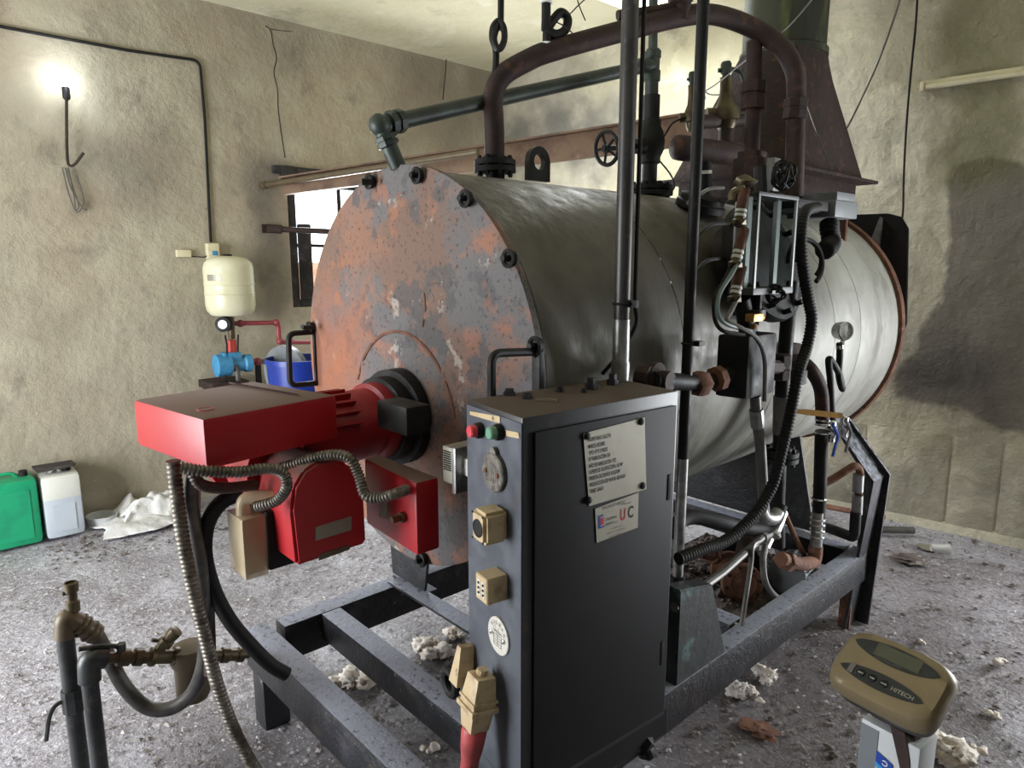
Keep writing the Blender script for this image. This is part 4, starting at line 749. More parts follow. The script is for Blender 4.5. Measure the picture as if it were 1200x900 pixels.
for y in (gy0 + .03, gy1 - .035):
    a = M(); slab(a, gx0 + .02, gx0 + .03, y - .012, y + .012, gz0, gz1); a.build('glass_tube', m_glt, gg)
a = M(); a.cyl(((gx0 + gx1) / 2 - .02, (gy0 + gy1) / 2, gz0 - .12), ((gx0 + gx1) / 2 - .02, (gy0 + gy1) / 2, gz0 - .02), .02, seg=10); a.build('valve_stem', m_black, gg); a = M(); a.cyl(((gx0 + gx1) / 2 - .02, (gy0 + gy1) / 2, gz1 + .012), ((gx0 + gx1) / 2 - .03, (gy0 + gy1) / 2, gz1 + .1), .022, seg=10); a.build('valve_stem', m_black, gg)
def tangle(name, c, R, n, m, label, seed, flat=(1, 1, 1)):
    rnd = random.Random(seed); o = thing(name, label, 'wires', c)
    for k in range(n):
        pts = []; ph = rnd.random() * 6; ax = V((rnd.uniform(-1, 1), rnd.uniform(-1, 1), rnd.uniform(-1, 1))).normalized(); u, v = frame_of(ax)
        for i in range(9):
            an = ph + i * .75; pts.append(c + V([(u * math.cos(an) + v * math.sin(an))[j] * R * rnd.uniform(.55, 1.1) * flat[j] for j in range(3)]))
        a = M(); a.tube(catmull(pts, 4), .004, 6); a.build('wire', m, o)
    return o
tangle('wire_knot', at(909, 345, x=-1.03), .03, 6, m_rub, 'small knot of black wires below the perspex gauge box', 3)
tangle('wire_knot', at(918, 205, x=-1.25), .05, 8, m_rub, 'larger knot of black and grey wires above the perspex gauge box', 5)
a = M(); a.box(at(906, 205, x=-1.3), (.03, .05, .12), .003); a.build('terminal_block', m_greyc, label='grey terminal block left of the upper wire knot', cat='terminal block')
# stack of red connectors with white tape
rc = thing('pigtail_connectors', 'chain of red brown tube connectors wrapped with white tape left of gauge box', 'connector', at(866, 345, x=-1.07))
seq = [((873, 222), (869, 244)), ((872, 268), (866, 292)), ((869, 312), (864, 334))]
for (x0, y0), (x1, y1) in seq:
    p0, p1 = at(x0, y0, x=-1.07), at(x1, y1, x=-1.07); d = p1 - p0
    a = M(); a.tube([p0, p1], .016, 12); a.build('sleeve', m_pink if 0 else m_rustl, rc)
    for s in (1.08, 1.32):
        a = M(); a.cyl(p0 + d * s, p0 + d * (s + .14), .0165, seg=12); a.build('tape', m_white, rc)
    a = M(); a.cyl(p0 + d * .9, p0 + d * 1.7, .0145, seg=10); a.lump(p0 + d * 1.75, .024, 5, 1, .25); a.build('joint', m_dirtybrass, rc)
a = M(); a.lump(at(873, 213, x=-1.09), .03, 9, 2, .4); a.tube(catmull(path([(873, 222, -1.07), (860, 226, -1.1), (858, 236, -1.1)]), 5), .014, 8); a.build('fitting', m_dirtybrass, rc)
m_teal = mat('teal_tube', (96, 112, 106), rough=.5)
for k, (l_, m_, r_, lab) in enumerate((
    ([(862, 300, -1.08), (848, 330, -1.08), (838, 350, -1.07), (838, 375, -1.07), (848, 388, -1.05), (872, 392, -1.03)], m_rub, .006, 'black thin cable looping from connectors over the float chamber'),
    ([(866, 345, -1.06), (858, 362, -1.06), (852, 376, -1.05), (868, 384, -1.03), (886, 396, -1.02), (896, 420, -1.02), (896, 470, -1.02)], m_greyc, .007, 'grey cable draped over the front of the float chamber'),
    ([(868, 300, -1.06), (858, 320, -1.06), (843, 345, -1.06), (842, 368, -1.05), (852, 380, -1.04), (880, 388, -1.03)], m_teal, .006, 'teal thin cable beside the red connectors'))):
    thin('sensor_cable', path(l_), r_, m_, lab, 'cable', 'sensor cables at the level column', n=8)
# pressure switch and bellows
ps = thing('pressure_switch', 'grey box pressure switch with bellows right of the gauge box', 'switch', at(985, 258, x=-1.25))
a = M(); q = [at(934, 236, x=-1.28), at(978, 236, x=-1.22), at(1007, 226, x=-1.30)]
s0, s1, s2 = at(980, 234, x=-1.20), at(1006, 234, x=-1.20), at(1006, 257, x=-1.20)
a.hexa([V((x, y, z)) for z in (s2.z, s0.z) for x, y in ((-1.40, s0.y - .0), (-1.20, s0.y), (-1.20, s1.y), (-1.40, s1.y))], .004); a.hexa([V((x, y, z)) for z in (s0.z + .002, s0.z + .035) for x, y in ((-1.40, s0.y + .03), (-1.21, s0.y + .03), (-1.21, s1.y - .005), (-1.40, s1.y - .005))], .003); a.build('housing', m_switch, ps)
a = M(); slab(a, -1.42, -1.22, at(936, 240, x=-1.22).y, s0.y - .005, s2.z + .02, s0.z - .01, .004); a.build('bracket', m_black, ps)
corrugated('bellows', [at(972, 262, x=-1.25), at(972, 270, x=-1.24), at(974, 285, x=-1.22), at(966, 294, x=-1.2)], .034, m_rub, ps, step=.014, amp=.15)
for k, R_ in enumerate((.085, .070)):
    c = at(944 + 3 * k, 308 - 4 * k, x=-1.14 - .03 * k); a = M(); a.ring(c, (1, -.3, .15), R_, .009, 36, 8, 2.2, 6.3); a.build('cable_coil', m_rub, ps)
cc_ = corrugated('corrugated_conduit', path([(957, 243, -1.12), (944, 248, -1.08), (939, 270, -1.06), (940, 305, -1.05), (947, 350, -1.04), (951, 375, -1.03), (946, 405, -1.03), (935, 440, -1.02), (925, 490, -1.02), (912, 545, -1.02), (902, 575, -1.03), (880, 608, -1.04), (850, 634, -1.05), (820, 645, -1.06), (795, 655, -1.07)]), .018, m_rub, None, step=.012, amp=.10, label='black corrugated conduit winding down from the pressure switch behind the cabinet', cat='conduit')
a = M(); a.box(at(936, 442, x=-1.04), (.04, .045, .05), .004); a.build('conduit_clip', m_black, label='small black clip block on the corrugated conduit at gauge height', cat='clip')
# ------------------------------------------------------------------ feed line with ball valves and pressure gauge
fd = thing('feed_line', 'bent feed pipe with chrome rings coming down right of the level column', 'pipe', (-1.1, 2.5, .36))
tb('bend', [(920, 424, -1.24), (938, 424, -1.2), (952, 436, -1.16), (962, 458, -1.14), (964, 495, -1.13)], .027, m_rust, fd, sm=True)
tb('pipe', [(963, 505), (961, 570), (959, 622)], .026, m_black, fd, x=-1.13)
tb('lower_socket', [(958, 600), (956, 650)], .024, m_galv, fd, x=-1.13)
for py in (492, 497, 507, 584, 608, 614, 621, 628): q = at(964 - (py - 490) / 20, py, x=-1.13); a = M(); a.ring(q, (0, 0, 1), .027, .004, 18, 6); a.build('chrome_ring', m_chrome, fd)
tb('elbow', [(956, 640), (955, 658), (938, 662), (915, 655)], .028, m_rustl, fd, x=-1.13, fr=.05)
a = M(); q0, q1 = at(925, 659, x=-1.13), at(914, 654, x=-1.13); a.lathe(q0, q1 - q0, [(.028, 0), (.040, .002), (.040, .04), (.03, .045)], 6); a.build('union', m_rustl, fd)
yl = M(); l0, l1 = at(925, 481, x=-1.07), at(985, 487, x=-1.07); d = (l1 - l0); vz = V((0, 0, .011)); tn = V((.006, 0, 0))
yl.prism([l0 - vz * .5, l0 + d * .3 - vz, l1 - vz, l1 + d * .03, l1 + vz, l0 + d * .3 + vz, l0 + vz * .5], tn, .001); yl.build('lever', m_yel, fd, label='yellow sleeved lever')
ga = thing('pressure_gauge', 'small round chrome pressure gauge on a black looped siphon', 'gauge', at(988, 400, x=-1.12))
c = at(989, 388, x=-1.12); gd = (V((.55, -.25, 0)) + RT * .35 - FH * .1).normalized(); gd = V((.86, -.42, .04)).normalized()
a = M(); a.lathe(c - gd * .012, gd, [(.034, -.02), (.037, 0), (.037, .022), (.034, .026), (.033, .022)], 30); gb = a.build('case', m_chrome, ga)
a = M(); a.lathe(c, gd, [(.032, .008), (.032, .010)], 28); dl = a.build('dial', m_glassw, gb)
a = M(); u_, v_ = frame_of(gd); a.tube([c + gd * .013 - u_ * .008, c + gd * .013 + v_ * .022 + u_ * .004], .0012, 4); a.tube([c + gd * .012 + (u_ * math.cos(k * .4) + v_ * math.sin(k * .4)) * .026 for k in range(13)], .0008, 4); a.build('needle', m_ink, gb)
tb('siphon', [(984, 402), (984, 418), (983, 440), (987, 456), (984, 440), (976, 425), (971, 422), (973, 445), (974, 470), (976, 500)], .013, m_black, ga, x=-1.12, sm=True)
a = M(); a.cyl(c - V((0, 0, .03)), at(985, 410, x=-1.12), .009, seg=8); a.build('stem', m_chrome, ga)
a = M(); a.cyl(at(984, 404, x=-1.12), at(984, 408, x=-1.12), .015); a.build('ring', m_chrome, ga)
for k, (px, py, mm) in enumerate(((974, 505, m_chrome), (989, 500, m_chrome))):
    o = thing('ball_valve', ['chrome ball valve with blue lever nearest the feed pipe', 'small chrome ball valve with dark lever under the looped siphon'][k], 'valve', at(px, py + 20, x=-1.11))
    a = M(); q = at(px, py, x=-1.11); a.lathe(q - V((0, 0, .045)), (0, 0, 1), [(.012, 0), (.017, .004), (.017, .02), (.022, .03), (.024, .045), (.022, .06), (.017, .066), (.017, .085), (.012, .09)], 12); a.build('body', m_chrome, o)
    a = M(); l_ = path([(px + 2, py - 8), (px + 8, py + 6), (px + 5, py + 18), (px + 2, py + 30)], x=-1.08); a.tube(catmull(l_, 4), .007, 6); lv = a.build('lever', m_bluev if k == 0 else m_greyc, o)
tb('drain_pipe', [(955, 572, -1.16), (975, 562, -1.12), (1002, 545, -1.06), (1008, 550, -1.05), (1006, 585, -1.05), (1003, 618, -1.05)], .016, m_rustl, None, fr=.02, label='thin rusty drain pipe bending down beside the kinked post', cat='pipe')
a = M()
for p_, q_ in (((1006, 556), (1005, 576)), ((1005, 580), (1004, 602))): a.cyl(at(*p_, x=-1.05), at(*q_, x=-1.05), .022, seg=12)
a.build('pipe_socket', m_galv, label='galvanised socket on the drain pipe by the kinked post', cat='pipe fitting')
a = M(); a.tube(fillet([at(1003, 600, x=-1.05), at(1001, 630, x=-1.05), at(960, 615, x=-1.3)], .03), .022, 12); a.build('drain_elbow', m_black, label='black elbow pipe at the foot of the drain by the kinked post', cat='pipe')
# ------------------------------------------------------------------ pump group on the tray
pm = thing('feed_pump', 'rust-caked feed pump with round end flange lying on the tray under the boiler', 'pump', at(890, 730, z=.25))
pc = at(868, 682, x=-1.285); pd = V((.72, -.68, .12)).normalized()
a = M(); a.lathe(pc + pd * .03, -pd, [(.048, .0), (.052, -.004), (.052, 0), (.078, .001), (.082, .006), (.082, .028), (.066, .034), (.058, .06), (.058, .17), (.078, .175), (.078, .2), (.06, .205)], 30); body_ = a.build('end_flange', m_rustl, pm)
u_, v_ = frame_of(pd)
for k in range(8):
    an = k * math.pi / 4 + .2; q = pc + pd * .03 + (u_ * math.cos(an) + v_ * math.sin(an)) * .068; a = M(); a.cyl(q - pd * .002, q + pd * .008, .007, seg=6); a.build('bolt', m_rust, body_)
a = M(); vc = pc - pd * .2 + V((.02, .05, .0)); a.lathe(vc, pd, [(.05, -.06), (.10, -.05), (.105, 0), (.10, .03), (.05, .035)], 28); a.build('volute', m_black, pm)
m0 = at(926, 672, x=-1.19); md_ = (at(950, 656, x=-1.30) - m0).normalized()
a = M(); a.lathe(m0 - md_ * .09, md_, [(.06, 0), (.075, .01), (.075, .20), (.085, .205), (.085, .225), (.06, .235)], 26); mo = a.build('motor', m_switch, pm)
u_, v_ = frame_of(md_)
for k in range(16):
    an = k * math.pi / 8; dr = u_ * math.cos(an) + v_ * math.sin(an); a = M(); p_ = m0 - md_ * .07 + dr * .074
    a.prism([p_ - md_.cross(dr) * .002, p_ + md_.cross(dr) * .002, p_ + md_.cross(dr) * .002 + dr * .014, p_ - md_.cross(dr) * .002 + dr * .014], md_ * .18); a.build('cooling_fin', m_switch, mo)
a = M(); q = pc - V((.0, -.10, -.10)); a.tube(fillet([pc + V((-.02, .05, .03)), pc + V((-.02, .05, .14)), pc + V((-.02, .2, .14))], .04), .034, 12); a.build('outlet', m_rust, pm)
a = M(); a.box((vc.x, vc.y, .258), (.14, .22, .02), .004); a.build('foot', m_black, pm)
sq = M(); p_ = path([(820, 648), (838, 652), (850, 655), (870, 650)], x=-1.45); sq.tube(p_, .022, 10); union(sq, p_[1], p_[1] - p_[0], .026, .06); ob = sq.build('suction_pipe', m_rustl, label='short rusty pipe with hexagon union left of the feed pump', cat='pipe')
a = M(); a.cyl(at(846, 653, x=-1.44), at(858, 651, x=-1.44), .026, seg=10); a.build('brass_nipple', m_dirtybrass, label='pale brass nipple between the rusty union and the feed pump', cat='pipe fitting')
a = M(); a.tube(catmull(path([(792, 628, -1.2), (796, 612, -1.22), (812, 606, -1.24), (840, 611, -1.22), (868, 618, -1.2), (893, 620, -1.18), (908, 610, -1.16), (915, 592, -1.16)]), 6), .026, 12); a.build('rubber_hose', m_rub, label='fat black rubber hose lying in a curve behind cabinet under the boiler', cat='hose')
a = M(); a.tube(fillet(path([(790, 712, -1.06), (846, 672, -1.10), (893, 630, -1.16)]), .02), .0135, 10); a.tube(fillet(path([(893, 630, -1.16), (901, 626, -1.18)]), .02), .019, 10); a.build('conduit_tube', m_greyc, label='straight grey tube rising from cabinet corner to the pump union', cat='tube')
a = M(); p_ = path([(890, 634, -1.13), (882, 640, -1.12), (880, 660, -1.11), (874, 700, -1.09)]); p_.append(at(869, 733, z=.36)); a.tube(catmull(p_, 5), .009, 8); a.build('stay_rod', m_greyc, label='thin bent grey rod standing on the tray lip', cat='rod')
a = M(); a.tube(catmull(path([(897, 640, -1.16), (894, 658, -1.14), (897, 682, -1.12), (908, 698, -1.12), (922, 702, -1.12), (933, 690, -1.13), (934, 672, -1.15), (928, 660, -1.18)]), 6), .012, 10); a.build('braided_hose', m_hoseg, label='small braided hose making a U loop under the level column', cat='hose')
a = M(); q = at(905, 625, x=-1.18); a.lump(q, .035, 4, 2, .3); a.cyl(q, at(897, 642, x=-1.17), .016, seg=8); a.cyl(q, at(915, 600, x=-1.2), .028, seg=10); a.build('pipe_tee', m_galv, label='grimy grey tee where tube and braided hose meet', cat='pipe fitting')
a = M(); a.tube(path([(918, 598, -1.2), (930, 626, -1.18), (945, 655, -1.17)]), .011, 8); a.build('rusty_rod', m_rustl, label='slanting rusty rod leaning between column and lower elbow', cat='rod')
a = M(); a.tube(fillet(path([(910, 585, -2.0), (960, 592, -1.75), (1035, 606, -1.3)]), .02), .018, 8); a.build('ground_pipe', m_rustl, label='long rusty pipe running low behind the pump group', cat='pipe')
a = M(); a.prism([V((-1.75, 2.12, .242)), V((-1.12, 2.12, .242)), V((-1.12, 2.95, .242)), V((-1.75, 2.95, .242))], (0, 0, .006)); a.build('dirt_crust', m_rubble, tray)
a = M(); slab(a, -1.72, -1.62, 2.5, 2.515, .25, .5); slab(a, -1.72, -1.62, 2.5, 2.6, .25, .256); a.build('angle_bracket', m_galv, label='pale upright bracket standing on the tray behind the pump', cat='bracket')
a = M(); q = at(930, 640, x=-1.6); a.lathe(V((q.x, q.y, q.z)), (.6, -.3, .2), [(.03, -.05), (.10, -.04), (.11, .01), (.09, .02), (.03, .03)], 24); a.build('fan_cover', m_dgrey, label='dark round fan cover behind the finned motor', cat='cover')
# ------------------------------------------------------------------ fuel pipes in the left foreground
def stand(name, label, cat, y, top, bot, r, m, extra=()):
    p0 = at(*top, x=y); o = thing(name, label, cat, (p0.x, p0.y, 0)); a = M(); a.cyl((p0.x, p0.y, 0), p0, r, seg=14); a.build('upright', m, o); return o, p0
m_pipe = mat('oily_grey_pipe', (72, 74, 74), [((44, 44, 46), 9, .45, .62, .8), ((110, 108, 104), 30, .58, .68, .6)], .4, .4)
o1, p0 = stand('fuel_return_pipe', 'taller grey upright fuel pipe at left edge with a hose clamp head and stub valve', 'pipe', -2.15, (75, 735), None, .0225, m_pipe)
a = M(); e_ = at(113, 744, x=-2.15); tp = at(77, 722, x=-2.15); a.tube(fillet([p0 - V((0, 0, .03)), tp, e_], .02), .028, 14); d = (e_ - tp).normalized(); a.build('elbow', m_khaki, o1)
for k, t_ in enumerate((.045, .062, .085, .10)):
    a = M(); a.ring(tp + d * t_, d, .029 if k < 3 else .026, .004, 20, 6); a.build('clamp_ring', m_khaki, o1)
a = M(); s0 = at(86, 716, x=-2.15); s1 = at(83, 684, x=-2.15); a.lathe(s0, s1 - s0, [(.018, 0), (.018, .03), (.013, .035), (.013, .055), (.018, .06), (.018, .085), (.014, .086), (.014, .08)], 12); a.tube([at(73, 696, x=-2.15), at(84, 694, x=-2.15)], .006, 8); a.build('bleed_valve', m_dirtybrass, o1)
z_ = at(84, 820, x=-2.15).z; a = M(); a.cyl((p0.x, p0.y, z_ - .035), (p0.x, p0.y, z_ + .035), .028, seg=8); lv = path([(80, 820), (66, 826), (58, 840), (54, 868)], x=-2.15); a.tube(catmull(lv, 5), .006, 6); a.build('lever_valve', m_pipe, o1)
hs = M(); hp = [e_ - d * .02] + [e_] + path([(128, 772, -2.12), (146, 805, -2.10), (172, 829, -2.07), (200, 830, -2.03), (225, 812, -1.99), (238, 780, -1.95), (241, 740, -1.92), (238, 690, -1.90), (231, 640, -1.88), (224, 590, -1.86), (228, 556, -1.84), (236, 540, -1.82)])
hs.tube(catmull(hp, 6), .0205, 14); hs.build('fuel_hose', m_hoseg, label='grey fuel hose sagging in a U from the clamp head up to the burner', cat='hose')
o2, p0 = stand('fuel_supply_pipe', 'shorter grey upright fuel pipe with elbow, valve and khaki filter bowl', 'pipe', -2.06, (104, 786), None, .0215, m_pipe)
fz_ = at(120, 772, x=-2.06); fe_ = at(262, 768, x=-2.06); a = M(); a.tube(fillet([p0 - V((0, 0, .03)), at(104, 771, x=-2.06), at(124, 771, x=-2.06)], .04), .029, 14); a.build('elbow', m_pipe, o2)
a = M(); fa, fb = at(118, 771, x=-2.06), at(292, 767, x=-2.06); D = fb - fa; a.lathe(fa, D, [(r_, D.length * t_) for t_, r_ in ((0, .016), (.10, .016), (.101, .024), (.17, .024), (.171, .018), (.2, .018), (.201, .025), (.25, .025), (.251, .019), (.29, .019), (.3, .027), (.33, .027), (.34, .021), (.44, .021), (.45, .028), (.48, .028), (.49, .018), (.78, .018), (.79, .024), (.84, .024), (.85, .019), (.9, .019), (.91, .023), (.95, .023), (.96, .012), (1, .012))], 12); a.build('valve_train', m_dirtybrass, o2)
a = M(); a.tube(catmull([at(143, 765, x=-2.06), at(138, 758, x=-2.06), at(120, 757, x=-2.06), at(92, 761, x=-2.06)], 5), .007, 8); a.cyl(at(143, 775, x=-2.06), at(142, 754, x=-2.06), .012, seg=8); a.build('lever', m_pipe, o2)
a = M(); fc = at(224, 780, x=-2.06); a.lathe(fc + V((0, 0, .05)), (0, 0, -1), [(.02, -.02), (.05, -.015), (.056, 0), (.056, .035), (.048, .04), (.048, .14), (.042, .155), (.02, .16)], 28); a.build('filter_bowl', m_khaki, o2)
a = M(); q = at(186, 762, x=-2.06); a.lathe(q, (.25, .5, .6), [(.016, 0), (.016, .02), (.022, .022), (.022, .04), (.016, .042), (.02, .06), (.02, .075), (.012, .078)], 12); a.tube([at(178, 750, x=-2.06), at(192, 752, x=-2.06)], .006, 8); a.build('side_cock', m_dirtybrass, o2)
corrugated('steel_conduit', path([(203, 540), (206, 570), (214, 630), (226, 690), (240, 745), (254, 800), (272, 850), (292, 890), (315, 925)], x=-1.84), .0165, m_hose, step=.013, amp=.13, label='ribbed grey steel conduit hanging from the hood down past the filter to the floor', cat='conduit')
a = M(); a.tube(catmull(path([(232, 546), (228, 570), (228, 610), (236, 660), (243, 700), (246, 760), (246, 790)], x=-1.92), 6), .017, 12); a.build('hose', m_hoseb, label='brown hose dropping straight down right behind the ribbed conduit', cat='hose')
a = M(); a.tube(catmull(path([(282, 578, -1.8), (258, 590, -1.83), (243, 615, -1.87), (240, 650, -1.9), (250, 690, -1.9), (268, 725, -1.88), (290, 752, -1.86), (316, 778, -1.85), (336, 790, -1.84)]), 6), .021, 12); a.build('hose', m_rub, label='black hose curving off the blower and ending over the front frame corner', cat='hose')
# ------------------------------------------------------------------ weighing indicator on its post
wi = thing('weighing_indicator', 'gold and black digital weighing indicator tilted on the grey post', 'weighing scale', (-.45, 1.4, .62))
# measured face corners
fz0 = .80; f0 = at(1000, 745, z=.80); f1 = at(1112, 780, z=.80); 
ff = [at(972, 792, z=.735), at(1082, 848, z=.735), at(1117, 782, z=.80), at(1003, 742, z=.80)]
nrm = (ff[1] - ff[0]).cross(ff[3] - ff[0]).normalized()
if nrm.z < 0: nrm = -nrm
ux = (ff[1] - ff[0]).normalized(); uy = nrm.cross(ux).normalized(); c = sum(ff, V()) / 4
W_, H_ = 1.1 * ((ff[1] - ff[0]).length + (ff[2] - ff[3]).length) / 2, 1.12 * ((ff[3] - ff[0]).dot(uy) + (ff[2] - ff[1]).dot(uy)) / 2
def sup(n, w, h, z, p=3.2):
    out = []
    for k in range(n):
        an = 2 * math.pi * k / n; c_, s_ = math.cos(an), math.sin(an)
        out.append(c + ux * (w / 2 * abs(c_) ** (2 / p) * (1 if c_ > 0 else -1)) + uy * (h / 2 * abs(s_) ** (2 / p) * (1 if s_ > 0 else -1)) + nrm * z)
    return out
def stack(levels, m, name, par, n=56, top=True, bot=True):
    t = bmesh.new(); R = [[t.verts.new(p) for p in sup(n, w_, h_, z_, pp)] for w_, h_, z_, pp in levels]
    for A, B in zip(R, R[1:]):
        for k in range(n): t.faces.new((A[k], A[(k + 1) % n], B[(k + 1) % n], B[k]))
    if bot: t.faces.new(R[0][::-1])
    if top: t.faces.new(R[-1])
    a = M(); a._join(t); return a.build(name, m, par)
stack([(W_ * .86, H_ * .86, -.075, 5), (W_ * .98, H_ * .98, -.06, 5), (W_ * 1.04, H_ * 1.04, -.035, 5)], m_dk, 'back_shell', wi)
fs = stack([(W_ * 1.05, H_ * 1.05, -.035, 5), (W_ * 1.06, H_ * 1.06, -.02, 4.5), (W_ * 1.03, H_ * 1.03, -.006, 4), (W_ * .97, H_ * .97, .002, 3.6), (W_ * .8, H_ * .8, .006, 3.4)], m_gold, 'front_shell', wi)
def onW(u, v, h=.0068): return c + ux * (W_ * u) + uy * (H_ * v) + nrm * h
def lens(u0, u1, v0, vb, vt, m, name, par, h=.0066, th=.0012):
    """almond shaped inset: ends at v0, bulging down to vb and up to vt"""
    n = 18; up_ = []; dn = []
    for k in range(n + 1):
        t_ = k / n; e_ = math.sin(math.pi * t_) ** .6; up_.append(onW(u0 + (u1 - u0) * t_, v0 + vt * e_, h)); dn.append(onW(u0 + (u1 - u0) * t_, v0 - vb * e_, h))
    a = M(); a.prism(up_[1:] + dn[::-1][1:], nrm * th); return a.build(name, m, par)
up_l = lens(-.42, .42, .25, .16, .14, m_dk, 'display_surround', fs)
a = M(); a.prism([onW(u, v, .0078) for u, v in ((-.2, .15), (.24, .15), (.24, .36), (-.2, .36))], nrm * .0008); a.build('display', m_lcd, fs)
lo_l = lens(-.42, .40, -.20, .12, .13, m_dk, 'keypad_surround', fs)
a = M(); a.prism([onW(u, v, .0078) for u, v in ((-.33, -.27), (-.27, -.27), (-.27, -.11), (-.33, -.11))], nrm * .002, .001); a.build('power_key', m_greyc, fs)
for k in range(3):
    a = M(); a.lathe(onW(-.20 + k * .115, -.20, .0078), nrm, [(.0085, 0), (.0085, .0015), (.007, .0025)], 18); kk = a.build('key', m_black, fs)
    text(('ZERO', 'TARE', 'HOLD')[k], m_white, 'lettering', fs, onW(-.20 + k * .115, -.213, .0106), ux, uy, .0042, 0, 'CENTER')
text('HITECH', m_alu, 'lettering', fs, onW(.10, -.235, .0080), ux, uy, .0125, .012)
text('WEIGHING INDICATOR', m_greyc, 'lettering', fs, onW(-.18, .115, .0080), ux, uy, .005)
po = thing('indicator_post', 'grey and white square post with blue sticker carrying the weighing indicator', 'post', (-.45, 1.4, 0))
pA, pB, pE = at(990, 840, z=.66), at(1062, 880, z=.60), at(1078, 860, z=.60)
pcx = onW(0, -.1, -.16); yw = math.atan2(ux.y, ux.x); Rz = Matrix.Rotation(yw + .0, 3, 'Z'); hw_ = .062
pz1 = .655
a = M(); a.box((pcx.x, pcx.y, pz1 / 2 - .02), (hw_ * 2, .08, pz1 - .04), .006, R=Rz); ps_ = a.build('post', m_whitep, po)
a = M(); a.box((pcx.x, pcx.y, pz1 + .0), (.10, .05, .07), .004, R=Rz); a.build('rust_bracket', m_rust, po)
fn = Rz @ V((0, -1, 0)); fc_ = V((pcx.x, pcx.y, 0)) + fn * .0402; sx = Rz @ V((1, 0, 0))
def onP(u, z, e=0): return fc_ + sx * u + fn * e + V((0, 0, z))
a = M(); a.prism([onP(-hw_ + .002, pz1 - .05, .0), onP(-.022, pz1 - .05), onP(-.022, .2), onP(-hw_ + .002, .2)], fn * .0015); a.build('grey_face', m_dgrey if 0 else m_switch, po)
a = M(); a.prism([onP(-.0, pz1 - .02), onP(.03, pz1 - .02), onP(.045, pz1 - .08), onP(.058, pz1 - .2), (onP(.058, pz1 - .24)), onP(.03, pz1 - .11)], fn * .003); a.build('torn_cover', m_rust, po)
a = M(); a.prism([onP(-.022, .560, .002), onP(.012, .548, .002), onP(.022, .44, .002), onP(-.022, .46, .002)], fn * .0006); s1_ = a.build('sticker', m_cyan, po)
a = M(); a.prism([onP(-.022, .560, .0026), onP(.012, .548, .0026), onP(.016, .52, .0026), onP(-.022, .535, .0026)], fn * .0004); a.build('sticker_top', m_navy, po)
a = M(); a.ring(onP(-.003, .541, .0032), fn, .0055, .0014, 14, 4, .5, 5.6); a.build('emblem', m_white, po)
text('NEPTUNE', m_yell, 'lettering', po, onP(-.021, .519, .0034), (sx - V((0, 0, .22))), V((0, 0, 1)) + sx * .22, .0085, .012)
a = M(); a.prism([onP(-.028, .47, .003), onP(.0, .462, .003), onP(.0, .40, .003), onP(-.028, .40, .003)], fn * .0005); a.build('sticker', m_alu, po, label='small beige sticker')
# ------------------------------------------------------------------ left wall fittings
def onL(px, py, off=.0): return at(px, py, x=WL + off)
a = M(); a.tube(fillet([onL(-30, 25, .012), onL(0, 31, .012), onL(75, 45, .012), onL(150, 59, .012), onL(234, 71, .012), onL(240, 140, .012), onL(247, 284, .012)], .05), .009, 8); co_ = a.build('wall_conduit', m_rub, label='thin black conduit running across left wall then down to the breaker box', cat='conduit')
a = M(); q = onL(249, 295, .03); a.box(q, (.06, .075, .11), .006); bb = a.build('breaker_box', m_tubew, label='small cream breaker box on the left wall above the ivory tank', cat='breaker box')
a = M(); a.box(q + V((.031, .005, -.01)), (.006, .035, .03), .002); a.build('switch_toggle', m_blue, bb)
a = M(); a.box(onL(215, 297, .015), (.03, .09, .045), .004); a.build('wall_socket', m_tubew, label='small cream wall socket left of the breaker box', cat='socket')
thin('wall_wire', [onL(221, 300, .02), onL(232, 301, .02), onL(242, 300, .02), onL(248, 286, .03)], .004, m_rub, 'short black wire between wall socket and breaker box', 'wire')
bu = thing('wall_lamp', 'lit bare bulb on a thin bracket high on the left wall', 'lamp', onL(75, 95, .1))
bp_ = onL(76, 95, .10); a = M(); a.lathe(bp_ + V((0, 0, .06)), (0, 0, -1), [(.001, 0), (.022, .008), (.032, .03), (.032, .05), (.024, .07), (.016, .09), (.016, .11)], 20); a.build('bulb', m_bulb, bu)
a = M(); a.lathe(bp_ - V((0, 0, .03)), (0, 0, -1), [(.018, 0), (.02, .01), (.02, .06), (.014, .07)], 14); a.build('holder', m_black, bu)
pl_ = bpy.data.lights.new('bulb_light', 'POINT'); pl_.energy = 3; pl_.shadow_soft_size = .04; pl_.color = (.85, .93, 1); po_ = bpy.data.objects.new('bulb_light', pl_); COL.objects.link(po_); po_.location = bp_ + V((.12, 0, .02))
a = M(); a.tube(catmull([onL(78, 112, .1), onL(78, 150, .06), onL(79, 186, .05), onL(82, 194, .05), onL(88, 192, .06), onL(98, 179, .09)], 6), .008, 8); a.build('hook_rod', m_rust, label='rusty hooked rod hanging under the lit bulb', cat='hook')
for k, l_ in enumerate(([(73, 196), (80, 225), (88, 246), (92, 240), (84, 215), (78, 197)], [(76, 196), (84, 222), (96, 243), (102, 246)], [(80, 196), (86, 226), (90, 249), (98, 235), (90, 205)])):
    thin('wire_bundle', [onL(*q_, .03) for q_ in l_], .0035, m_greyc, ['long narrow wire loop at the left of the bundle under the hooked rod', 'single open wire ending lowest right under the hooked rod', 'wide wire loop at the right of the bundle under the hooked rod'][k], 'wire', 'loose wires under the hooked rod')
thin('wall_rod', [onL(524, 54, .03), onL(522, 85, .03), onL(519, 117, .03)], .005, m_rust, 'thin straight rod hanging on the left wall near the room corner', 'rod', sm=0)
